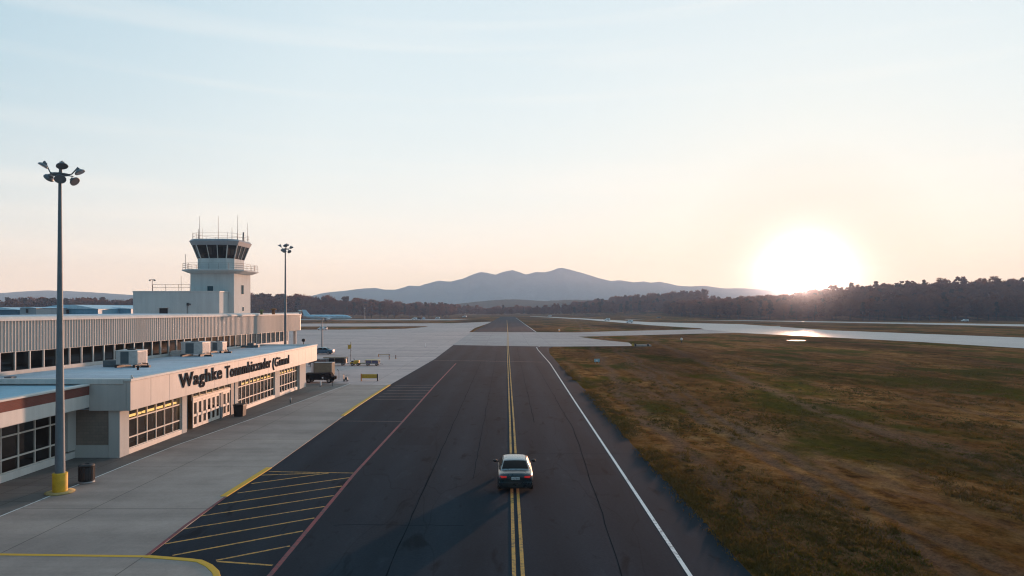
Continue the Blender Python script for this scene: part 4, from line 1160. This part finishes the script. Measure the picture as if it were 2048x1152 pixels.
# rail with a white post in front of the truck
r = thing('guard_rail', 'low rail with one white end post in front of the black truck', 'guard rail', at(653, 773.5))
MB().tube([(-.75,0,0),(-.75,0,.72)],.10,10).build('post', M_WHITE, r); MB().lathe([(.02,0),(.14,0),(.14,.14),(.11,.16)],c=(-.75,0),n=12).build('post_foot', M_DARK, r)
MB().tube([(.78,0,0),(.78,0,.78)],.03,6).build('post', M_DARK, r)
MB().tube([(-.65,0,.2),(.75,0,.2)],.022,6).tube([(-.65,0,.55),(.75,0,.5)],.018,6).build('rail', M_DARK, r)
# crook topped post
r = thing('lamp_post', 'short post with a hooked top behind the black truck', 'post', at(678, 760))
MB().tube([(0,0,0),(0,0,1.1),(-.06,0,1.35),(-.16,0,1.45)],.03,6).build('post', M_DARK, r); MB().box(-.26,-.1,-.06,.06,1.38,1.48).build('lamp_head', M_DARK, r)
# blue hose and kit by the lamp post foot
# van on the far apron and far parked vehicles
def van(label, px, py, col, ln, w_, h_, rz, group=None):
    r = thing('parked_van', label, 'van', at(px, py), rz, group)
    b = MB(); half = lambda ww, z0, z1: [(0,z0),(ww*.95,z0),(ww,z0+.2),(ww,z0+(z1-z0)*.5),(ww*.9,z1-.08),(ww*.7,z1),(0,z1+.02)]
    loft(b, [(0,half(w_/2*.97,.35,h_*.97)),(.15,half(w_/2,.3,h_)),(ln*.62,half(w_/2,.3,h_)),(ln*.78,half(w_/2*.97,.3,h_*.62)),(ln*.97,half(w_/2*.93,.32,h_*.52)),(ln,half(w_/2*.85,.4,h_*.45))])
    b.build('body', col, r)
    MB().box(-w_*.38,w_*.38,-.02,-.004,h_*.58,h_*.86).build('rear_window', M_CGLASS, r)
    for s_ in (-1,1):
        MB().box(s_*(w_/2+.006)-.004,s_*(w_/2+.006)+.004,ln*.2,ln*.62,h_*.56,h_*.84).build('side_window', M_CGLASS, r)
        MB().box(s_*w_*.42-.08,s_*w_*.42+.08,-.03,-.01,h_*.36,h_*.48).build('tail_light', M_TAIL, r)
        for y in (ln*.2, ln*.8):
            t_ = MB().lathe([(.01,-.1),(.3,-.1),(.32,0),(.3,.1),(.01,.1)],n=14).xf(Matrix.Translation((s_*(w_/2-.1),y,.32)) @ Matrix.Rotation(R(90),4,'Y')); t_.build('wheel', M_TYRE, r)
    return r
van('white van parked on the far apron behind the lamp post', 651.5, 660.3, M_WHITE, 4.4, 2.2, 1.55, R(60))
for px, py, lab, mt, rz in ((834, 639.3, 'pale car parked at the foot of the left wood', M_WHITE, 80), (843, 639.2, 'dark car parked among pale ones below the left wood', M_DARK, 95), (848.5, 639, 'blue white van parked below the left wood', plain('ice_blue', (.45,.6,.72)), 20),
    (880, 637.8, 'lone white car on the grass edge right of the parked cars', M_WHITE, 90), (1936, 643.2, 'low white car in front of the right wood', M_WHITE, 85), (1266, 645.4, 'small white van on the runway edge', M_WHITE, 70), (1220, 641.3, 'white car near the bend of the runway', M_WHITE, 88), (1103, 633.4, 'long white vehicle beyond the end of the road', M_WHITE, 90), (1322,637.2,'grey car on the far field before the wood',M_GREY,60),(933, 634.6, 'white car by the left end of the far wood', M_WHITE, 75)):
    van(lab, px, py, mt, 5.0, 2.1, 1.9, R(rz))

# airliner beyond the apron
def airliner(label, loc, rz, sc, col):
    r = thing('airplane', label, 'airplane', loc, rz); r.scale = (sc,)*3
    fu = MB(); prof = [(-21,.25,4.0),(-18,.9,3.75),(-13,1.75,3.3),(-8,2.0,3.1),(12,2.0,3.1),(16,1.75,3.0),(18.5,1.15,2.8),(20,.3,2.6)]
    n = 16; vs = []
    for x, rad, z in prof:
        for k in range(n): a = 2*math.pi*k/n; vs.append((x,rad*math.cos(a),z+rad*math.sin(a)))
    fu.add(vs, [(i*n+k,(i+1)*n+k,(i+1)*n+(k+1)%n,i*n+(k+1)%n) for i in range(len(prof)-1) for k in range(n)]+[tuple(range(n)),tuple(range(len(vs)-1,len(vs)-n-1,-1))], 0, True)
    fu.build('fuselage', col, r)
    def slab(name, pts, th, axis, mat):
        mb = MB(); d = Vector((0,th/2,0)) if axis == 'y' else Vector((0,0,th/2)); m_ = len(pts)
        P = [Vector(p) for p in pts]
        mb.add([tuple(p-d) for p in P]+[tuple(p+d) for p in P], [tuple(range(m_-1,-1,-1)),tuple(range(m_,2*m_))]+[(i,(i+1)%m_,(i+1)%m_+m_,i+m_) for i in range(m_)])
        return mb.build(name, mat, r)
    slab('tail_fin', [(-14.5,0,4.6),(-18.5,0,9.2),(-21.8,0,9.4),(-20.2,0,4.4)], .35, 'y', col)
    for s_ in (-1,1):
        slab('tailplane', [(-17.5,s_*.6,4.1),(-20.5,s_*6.5,4.5),(-22,s_*6.5,4.5),(-20.8,s_*.5,4.1)][::s_], .2, 'z', col)
        slab('wing', [(4.5,s_*1.8,2.4),(-5.5,s_*16.5,3.4),(-7.5,s_*16.5,3.4),(-3.5,s_*1.8,2.4)][::s_], .35, 'z', M_WHITE)
        MB().lathe([(.6,-2.2),(.95,-1.8),(1.0,0),(.6,1.6)],n=14).xf(Matrix.Translation((2.2,s_*5.6,1.45)) @ Matrix.Rotation(R(90),4,'Y')).build('engine', M_WHITE, r)
        g_ = MB().tube([(-1.5,s_*2.6,.6),(-1.5,s_*2.6,2.4)],.12,6); g_.build('landing_gear', M_STEEL, r)
        MB().lathe([(.01,-.25),(.55,-.25),(.6,0),(.55,.25),(.01,.25)],n=14).xf(Matrix.Translation((-1.5,s_*2.6,.6)) @ Matrix.Rotation(R(90),4,'X')).build('wheel', M_TYRE, r)
    MB().tube([(14.5,0,.4),(14.5,0,2.0)],.1,6).lathe([(.01,-.15),(.38,-.15),(.38,.15),(.01,.15)],n=12).build('nose_gear', M_STEEL, r)
    wb = MB()
    for s_ in (-1,1):
        for k in range(24): wb.box(-11+k*1.02,-10.6+k*1.02,s_*2.0-.04,s_*2.0+.04,3.35,3.75)
    wb.build('cabin_windows', M_CGLASS, r)
    MB().add([(17.2,-1.2,3.35),(18.6,-.75,3.3),(18.6,.75,3.3),(17.2,1.2,3.35),(17.0,-.9,4.05),(18.1,-.5,3.7),(18.1,.5,3.7),(17.0,.9,4.05)],[(0,1,5,4),(1,2,6,5),(2,3,7,6)]).build('cockpit_window', M_CGLASS, r)
    return r
M_PBLUE = stained('airplane_blue', (.36,.62,.76), .25, .4, .5)
airliner('pale blue airliner parked beyond the apron with its tail toward the terminal', (-151, 575, .1), R(0), 1.0, M_PBLUE)
airliner('white aircraft showing only its tail fin over the hall roof', (-115, 175, .0), R(187), 1.27, M_WHITE)

# ------------------------------------------------------------ small things on the field
X, Y = G(1194, 726.5, 0)
r = thing('field_sign', 'small pale blue box sign on two legs in the grass', 'sign', (X, Y, ground_h(X,Y)))
MB().box(-.5,.5,-.12,.12,.3,.85).build('box', plain('pale_teal', (.25,.42,.48), .5), r, bevel=.02); MB().box(-.28,.12,-.126,-.122,.42,.72).build('face', M_WHITE, r)
for s_ in (-.3,.3): MB().box(s_-.04,s_+.04,-.04,.04,-.05,.299).build('leg', M_STEEL, r)
X, Y = G(1363, 685.5, 0)
r = thing('marker_light', 'white topped marker light on a dark stem in the field', 'marker light', (X, Y, ground_h(X,Y)))
MB().tube([(0,0,-.05),(0,0,.75)],.13,8).build('stem', M_DARK, r); MB().lathe([(.13,.75),(.32,.8),(.34,1.2),(.2,1.42),(.02,1.45)],n=12).build('lamp_head', M_WHITE, r)
X, Y = G(1282, 692.3, 0)
r = thing('drain_slab', 'grey concrete slab with a yellow end block at the tip of the taxiway', 'concrete slab', (X+.3, Y, .0))
MB().box(-2.2,2.3,-.9,.9,-.05,.38).build('slab', M_TAXI, r, bevel=.03)
MB().box(-2.7,-2.22,-.7,.7,-.02,.62).build('end_block', M_YEL2, r, bevel=.03)
for x in (-1.95, 1.4): MB().box(x-.22,x+.22,-.99,-.55,.05,.72).build('buffer', M_BLACK, r, bevel=.03)
def cone(label, px, py, sc=1):
    r = thing('traffic_cone', label, 'traffic cone', at(px, py, .04)); r.scale = (sc,)*3
    MB().lathe([(.26,.05),(.05,.95),(.02,.96)],n=16).build('body', M_ORG, r); MB().box(-.34,.34,-.34,.34,0,.049).build('base', M_DARK, r)
    MB().lathe([(.178,.45),(.136,.65),(.14,.65),(.182,.45)],n=16).build('band', M_WHITE, r)
cone('orange traffic cone at the corner of the grass beyond the crossing', 1118, 664, 1.7)
X, Y = G(850.5, 694)
r = thing('apron_marker', 'slim white upright marker on the empty apron', 'marker', (X, Y, .012), R(8))
MB().lathe([(.12,.0),(.14,.05),(.05,.1),(.045,1.0),(.02,1.05)],n=10).build('post', M_WHITE, r); MB().lathe([(.02,0),(.3,0),(.28,.048),(.02,.048)],n=12).build('base', M_DARK, r)
# ------------------------------------------------------------ trees
def leaf_mat(name, c0, c1, c2, obj_random=True):
    m, t, b = new_mat(name)
    v = t.coords(kind='Object') if obj_random else t.coords()
    ge = t.node('ShaderNodeNewGeometry')
    mp = t.node('ShaderNodeMapping'); t.link(ge.outputs['Position'], mp.inputs['Vector'])
    big = t.noise(.045, mp.outputs[0], 2, .5); cl = t.noise(.45, mp.outputs[0], 4, .7)
    f = t.math('ADD', t.math('MULTIPLY', big, .6), t.math('MULTIPLY', cl, .4))
    if obj_random:
        oi = t.node('ShaderNodeObjectInfo'); f = t.math('ADD', t.math('MULTIPLY', f, .6), t.math('MULTIPLY', oi.outputs['Random'], .4))
    t.link(t.ramp(f, [(.30, c0), (.5, c1), (.68, c2)]), b.inputs['Base Color'])
    b.inputs['Roughness'].default_value = .8; b.inputs['Specular IOR Level'].default_value = .15
    o = t.n['Material Output']; tl = t.node('ShaderNodeBsdfTranslucent'); t.link(b.inputs['Base Color'].links[0].from_socket, tl.inputs[0])
    mx = t.node('ShaderNodeMixShader'); mx.inputs[0].default_value = .4
    t.link(b.outputs[0], mx.inputs[1]); t.link(tl.outputs[0], mx.inputs[2]); t.link(mx.outputs[0], o.inputs[0])
    return m
M_LEAF = {'oak': leaf_mat('brown_leaf', (.085,.026,.008), (.155,.046,.012), (.225,.066,.016)),
          'pine': leaf_mat('pine_needle', (.030,.020,.006), (.045,.030,.009), (.064,.040,.011)),
          'bare': leaf_mat('bare_twig', (.115,.043,.018), (.175,.064,.027), (.235,.09,.038))}
M_BARK = plain('bark', (.05,.04,.032), .9, vary=.3, scale=2)
def crown(kind, hgt, rad, seed, nleaf):
    """many small leaf-clump faces gathered round limbs; returns vertex array (n, 4, 3)"""
    g = np.random.default_rng(seed)
    if kind == 'pine': nc, zlo = 30, .34
    elif kind == 'bare': nc, zlo = 36, .28
    else: nc, zlo = 30, .22
    cz = zlo+(1-zlo)*g.random(nc)**.85
    env = {'pine': lambda z: .25+.75*np.clip((1-z)/.5,0,1)**.7*np.clip((z-zlo)/.15+.4,0,1), 'oak': lambda z: np.sqrt(np.clip(1-((z-.55)/.5)**2,.05,1)), 'bare': lambda z: np.sqrt(np.clip(1-((z-.62)/.45)**2,.08,1))}[kind](cz)
    a = g.random(nc)*2*np.pi; rr = rad*env*np.sqrt(g.random(nc))*(.62 if kind == 'pine' else .9)
    cen = np.stack([rr*np.cos(a), rr*np.sin(a), cz*hgt], 1)
    cs = rad*(.15+.19*g.random(nc))*(.8 if kind == 'pine' else 1)
    k = g.integers(0, nc, nleaf)
    off = g.normal(size=(nleaf,3)); off /= np.linalg.norm(off,axis=1)[:,None]; off *= (g.random(nleaf)**.4)[:,None]
    off[:,2] *= .55
    p = cen[k]+off*cs[k][:,None]
    p[:,2] = np.minimum(p[:,2], hgt*(.97+.05*g.random(nleaf)))
    if kind == 'bare': w_, l_ = .10+.12*g.random(nleaf), .7+1.0*g.random(nleaf)
    elif kind == 'pine': w_, l_ = .35+.35*g.random(nleaf), .5+.6*g.random(nleaf)
    else: w_, l_ = .35+.4*g.random(nleaf), .4+.5*g.random(nleaf)
    u = g.normal(size=(nleaf,3))
    if kind == 'bare': u = off*1.2+u*.5; u[:,2] += .5
    u /= np.linalg.norm(u,axis=1)[:,None]
    q = g.normal(size=(nleaf,3)); v = np.cross(u,q); v /= np.linalg.norm(v,axis=1)[:,None]
    u *= l_[:,None]; v *= w_[:,None]
    return np.stack([p-u-v*.6, p-u*.2+v, p+u, p+u*.1-v], 1), cen
def quads_mesh(name, Q, mat):
    me = bpy.data.meshes.new(name); n = len(Q)
    me.vertices.add(n*4); me.vertices.foreach_set('co', Q.reshape(-1).astype(np.float32))
    me.loops.add(n*4); me.loops.foreach_set('vertex_index', np.arange(n*4, dtype=np.int32))
    me.polygons.add(n); me.polygons.foreach_set('loop_start', np.arange(0,n*4,4,dtype=np.int32))
    try: me.polygons.foreach_set('loop_total', np.full(n,4,dtype=np.int32))
    except Exception: pass
    me.materials.append(mat); me.update(calc_edges=True); return me
def trunk_mb(hgt, cen, seed, kind):
    mb = MB(); r_ = random.Random(seed); lean = r_.uniform(-.4,.4)
    top = hgt*(.95 if kind == 'pine' else .7)
    mb.tube([(0,0,-.6),(lean*.3,0,hgt*.25),(lean,lean*.5,top)],[.38,.28,.06],7)
    for i in range(0, len(cen), 2):
        c_ = cen[i]; z = max(hgt*.2, c_[2]-hgt*.14)
        mb.tube([(lean*z/top,lean*.5*z/top,z),tuple(c_)],[.11,.03],5,caps=False)
    return mb
KINDS_T = {}
TG = 'trees along the edges of the woods'
def make_proto(kind, hgt, rad, seed, nleaf, idx):
    Q, cen = crown(kind, hgt, rad, seed, nleaf)
    return Q, quads_mesh('crown', Q, M_LEAF[kind]), trunk_mb(hgt, cen, seed, kind), hgt
protos = []
for i, (kd, hh, rr_, nl) in enumerate((('oak',17,6.2,1300),('oak',15,5.4,1150),('oak',18.5,6.6,1400),('pine',18.5,4.2,900),('pine',17.5,3.8,800),('bare',18.5,5.8,1500),('bare',16.5,5.2,1350),('oak',13,5.0,700))):
    Q, me, tb, hh = make_proto(kd, hh, rr_, 40+i, nl, i)
    tme = bpy.data.meshes.new('trunk'); tme.from_pydata(tb.v, [], tb.f); tme.materials.append(M_BARK); tme.update()
    protos.append((kd, Q, me, tme, hh))
LAB = {'oak': 'brown leaved rounded tree', 'pine': 'dark green tall pine', 'bare': 'grey leafless tree'}
first = {}
tree_n = [0]
def put_tree(pi, x, y, sc, label, group, rng):
    kd, Q, me, tme, hh = protos[pi]
    nm = {'oak': 'broadleaf_tree', 'pine': 'pine_tree', 'bare': 'bare_tree'}[kd]
    if pi not in first:
        r = bpy.data.objects.new(nm, None); C.objects.link(r)
        for n_, m_ in (('crown', me), ('trunk', tme)):
            o = bpy.data.objects.new(n_, m_); C.objects.link(o); o.parent = r
        first[pi] = r
    else: r = copy_tree(first[pi])
    r.location = (x, y, hill_h(x,y)-.1); r.rotation_euler = (0,0,rng.random()*6.28); s_ = sc; r.scale = (s_*(.9+.25*rng.random()),s_*(.9+.25*rng.random()),s_)
    tag(r, label, 'tree', group); tree_n[0] += 1
def pick(rng, mix): return rng.choices(range(len(protos)), mix)[0]
MIXL = (2,2,2,1.2,1.2,2.5,2.5,1); MIXR = (1.6,1.6,1.6,.9,.9,5,5,1.2)
rt = random.Random(11)
masses = {}
def mass(name, spots, mix, rng):
    """the depth of a wood, which reads as one mass"""
    out = {'oak': [], 'pine': [], 'bare': []}
    for x, y, sc, frac in spots:
        kd, Q, *_ = protos[pick(rng, mix)]
        n = max(40, int(len(Q)*frac)); q = Q[np.array(rng.sample(range(len(Q)), n))]
        a = rng.random()*6.28; ca, sa = math.cos(a), math.sin(a)
        P = q*np.array([sc*1.05, sc*1.05, sc]); k = 1/math.sqrt(frac) if frac < 1 else 1
        if k > 1:                                                    # fewer but larger clumps farther away
            cc = P.mean(1, keepdims=True); P = cc+(P-cc)*k
        P = np.stack([P[...,0]*ca-P[...,1]*sa+x, P[...,0]*sa+P[...,1]*ca+y, P[...,2]+hill_h(x,y)-.2], -1)
        out[kd].append(P)
    allq = []; idx = []; mats = []
    for i, kd in enumerate(out):
        mats.append(M_LEAFS[kd])
        if out[kd]: q = np.concatenate(out[kd]); allq.append(q); idx.append(np.full(len(q), i, dtype=np.int32))
    me = quads_mesh(name, np.concatenate(allq), mats[0])
    for m_ in mats[1:]: me.materials.append(m_)
    me.polygons.foreach_set('material_index', np.concatenate(idx)); me.update()
    o = bpy.data.objects.new(name, me); C.objects.link(o); tag(o, kind='stuff'); return o
M_LEAFS = {'oak': leaf_mat('wood_brown_leaf', (.085,.026,.008), (.155,.046,.012), (.225,.066,.016), False),
           'pine': leaf_mat('wood_pine_needle', (.030,.020,.006), (.045,.030,.009), (.064,.040,.011), False),
           'bare': leaf_mat('wood_bare_twig', (.115,.043,.018), (.175,.064,.027), (.235,.09,.038), False)}

def along(pts, step, rng, jit=.35):
    """points spaced along a polyline"""
    out = []
    for (x0,y0),(x1,y1) in zip(pts, pts[1:]):
        L_ = math.hypot(x1-x0,y1-y0); n = max(1,int(L_/step))
        for k in range(n):
            t_ = (k+rng.uniform(-jit,jit))/n
            out.append((x0+(x1-x0)*t_, y0+(y1-y0)*t_))
    return out
def px_at(p, Y): return ((p-VX)/F_PX*Y, Y)
# left wood: front edge line
LF = [(-640,560),(-430,600),(-300,640),px_at(640,700),px_at(760,720),px_at(860,760),px_at(905,830)]
for x, y in along(LF, 8.2, rt): 
    k = pick(rt, MIXL); tall = .68+.5*sm((-x-60)/200)*(1-.62*sm((-x-230)/120))
    put_tree(k, x+rt.uniform(-2,2), y+rt.uniform(-2,3), tall*(.88+.24*rt.random()), {'oak':'brown rounded tree at the front of the left wood','pine':'dark pine at the front of the left wood','bare':'leafless tree at the front of the left wood'}[protos[k][0]], {'oak':'brown trees fronting the left wood','pine':'pines fronting the left wood','bare':'leafless trees fronting the left wood'}[protos[k][0]], rt)
sp_ = []
for row in range(1, 7):
    for x, y in along([(a, b+row*9) for a, b in LF], 8.0, rt):
        tall = .74+.50*sm((-x-60)/200)*(1-.62*sm((-x-230)/120))
        sp_.append((x+rt.uniform(-3,3), y+rt.uniform(-4,4), tall*(.88+.24*rt.random())*(1+.02*row), .6 if row < 3 else .42))
mass('left_wood', sp_, MIXL, rt)
# right wood: front edge line
RF = [px_at(1335,800),px_at(1380,720),px_at(1450,660),px_at(1550,610),px_at(1700,592),px_at(1900,585),px_at(2060,578),px_at(2300,560)]
for x, y in along(RF, 7.6, rt):
    k = pick(rt, MIXR); tall = .72+.30*sm((x-150)/200)
    put_tree(k, x+rt.uniform(-2,2), y+rt.uniform(-2,3), tall*(.8+.35*rt.random()), {'oak':'brown rounded tree at the front of the right wood','pine':'dark pine at the front of the right wood','bare':'leafless tree at the front of the right wood'}[protos[k][0]], {'oak':'brown trees fronting the right wood','pine':'pines fronting the right wood','bare':'leafless trees fronting the right wood'}[protos[k][0]], rt)
sp_ = []
for row in range(1, 22):
    d = row*9.5
    for x, y in along([(a, b+d) for a, b in RF], 8.6, rt):
        tall = .78+.26*sm((x-150)/200)
        sp_.append((x+d*.25+rt.uniform(-4,4), y+rt.uniform(-4,4), tall*(.78+.36*rt.random()), .6 if row < 3 else .36))
mass('right_wood', sp_, MIXR, rt)
# trees that stand out against the sky on the right skyline
for px, py, kind, lab in ((1703,566,3,'tall pine breaking the skyline just right of the sun'),(1752,563,4,'pine with a flat crown on the right skyline'),(1803,562,0,'rounded tree standing proud on the right skyline'),(1848,560,4,'slim pine on the skyline before the broad crowned tree'),(1884,556,5,'thin leafless tree on the right skyline beside a broad crown'),
        (1921,554,2,'broad crowned tree tallest on the right skyline'),(1963,557,6,'leafless tree between two dark crowns on the right skyline'),(1991,553,5,'tall leafless tree with a fan of bare twigs on the right skyline'),(2022,558,6,'low leafless tree near the right edge of the skyline'),(2044,556,3,'dark pine at the right edge of the picture on the skyline'),(1664,571,1,'rounded tree on the skyline right of the sun'),(1625,578,7,'small rounded tree right below the sun')):
    Y = 800.0; X = (px-VX)/F_PX*Y; z = CAM_H+(HY-py)/F_PX*Y
    put_tree(kind, X, Y, (z-hill_h(X,Y))/protos[kind][4], lab, None, rt)
for k in range(30):                                                 # the rest of the ragged skyline
    px = 1640+k*14+rt.uniform(-6,6); Y = 805+rt.uniform(0,25); X = (px-VX)/F_PX*Y
    py = np.interp(px,[1600,1700,1800,1900,2048],[584,574,567,562,561])+rt.uniform(-1.5,5); z = CAM_H+(HY-py)/F_PX*Y
    kk = pick(rt, MIXR)
    put_tree(kk, X, Y, max(.6,(z-hill_h(X,Y))/protos[kk][4]), {'oak':'brown tree crowning the ridge of the right wood','pine':'pine crowning the ridge of the right wood','bare':'leafless tree crowning the ridge of the right wood'}[protos[kk][0]], {'oak':'brown trees on the right ridge','pine':'pines on the right ridge','bare':'leafless trees on the right ridge'}[protos[kk][0]], rt)
# far wood closing the end of the field, and the fading ridge to its right
sp_ = []
for row in range(5):
    for x, y in along([(-330,985+row*14),(-60,985+row*14),(330,1000+row*14)], 9, rt):
        sp_.append((x+rt.uniform(-3,3), y+rt.uniform(-5,5), (.78+.34*rt.random())*(.78+.22*sm((abs(x)-20)/120)), .34))
mass('far_wood', sp_, MIXL, rt)
sp_ = []
for row in range(9):
    for x, y in along([px_at(1150,1130+row*16),px_at(1260,1120+row*16),px_at(1420,1100+row*16)], 10, rt):
        sp_.append((x, y+rt.uniform(-5,5), .75+.4*rt.random(), .3))
mass('ridge_wood', sp_, MIXR, rt)

# ------------------------------------------------------------ grass: tufts over the near field
g = np.random.default_rng(5)
def tufts(n, x0, x1, y0, y1, hmin, hmax, wmul, thr):
    x = x0+(x1-x0)*g.random(n*3)
    y = y0*(y1/y0)**g.random(n*3)
    nz = np.array([mnoise.noise((a*.16,b*.09,4.2))+.6*mnoise.noise((a*.7,b*.5,9.2)) for a,b in zip(x,y)])
    trk = np.minimum(np.minimum(np.abs(x-12.1),np.abs(x-17.4)),np.abs(x-19.2))
    keep = (nz > thr) & (trk > .7) & (x < y*.80+4); x, y, nz = x[keep][:n], y[keep][:n], nz[keep][:n]
    z = np.array([ground_h(a,b) for a,b in zip(x,y)])
    m_ = len(x); bl = 4; xs_ = np.repeat(x,bl)+g.normal(size=m_*bl)*.06; ys_ = np.repeat(y,bl)+g.normal(size=m_*bl)*.06; zs_ = np.repeat(z,bl)-.03
    hh = (hmin+(hmax-hmin)*g.random(m_*bl))*np.repeat(np.clip(.6+nz,.4,1.3),bl)
    ok = g.random(m_) < np.clip(.42+nz*.55,.12,1)
    a = g.random(m_*bl)*6.28; w_ = (.018+.03*g.random(m_*bl))*wmul; ln = g.normal(size=(m_*bl,2))*.5*hh[:,None]
    b0 = np.stack([xs_,ys_,zs_],1); d = np.stack([np.cos(a)*w_,np.sin(a)*w_,np.zeros_like(a)],1)
    tip = b0+np.stack([ln[:,0],ln[:,1],hh],1); mid = b0+np.stack([ln[:,0]*.4,ln[:,1]*.4,hh*.62],1)
    return np.stack([b0-d, b0+d, mid+d*.7, tip],1)[np.repeat(ok,bl)]
Q = np.concatenate([tufts(90000,9.9,44,21,50,.03,.085,.9,-1.2), tufts(60000,10.2,90,45,140,.04,.11,2.2,-1.2)])
M_TUFT = leaf_mat('grass_blade', (.14,.076,.022), (.105,.068,.015), (.07,.068,.009), False)
def weeds(n, x0, x1, y0, y1):
    out = []
    for _ in range(n):
        y = y0*(y1/y0)**rt.random(); x = x0+(min(x1, y*.78)-x0)*rt.random()
        if mnoise.noise((x*.1,y*.07,6.6)) < -.05: continue
        m_ = rt.randint(14, 40); z = ground_h(x,y); R_ = rt.uniform(.12,.45); hh = rt.uniform(.07,.22)
        px_ = x+g.normal(size=m_)*R_*.6; py_ = y+g.normal(size=m_)*R_; a = g.random(m_)*6.28; h_ = hh*(.5+.7*g.random(m_)); w_ = .02+.03*g.random(m_)
        b0 = np.stack([px_,py_,np.full(m_,z-.02)],1); d = np.stack([np.cos(a)*w_,np.sin(a)*w_,0*a],1); ln = g.normal(size=(m_,2))*.5*h_[:,None]
        out.append(np.stack([b0-d,b0+d,b0+np.stack([ln[:,0]*.4,ln[:,1]*.4,h_*.62],1)+d*.7,b0+np.stack([ln[:,0],ln[:,1],h_],1)],1))
    return np.concatenate(out)
Q = np.concatenate([Q, weeds(2600, 9.4, 60, 22, 95), weeds(700, 9.2, 10.6, 22, 120)])
gme = quads_mesh('grass_tufts', Q, M_TUFT)
tag(C.objects.link(o) or o if (o := bpy.data.objects.new('grass_tufts', gme)) else None, kind='stuff')
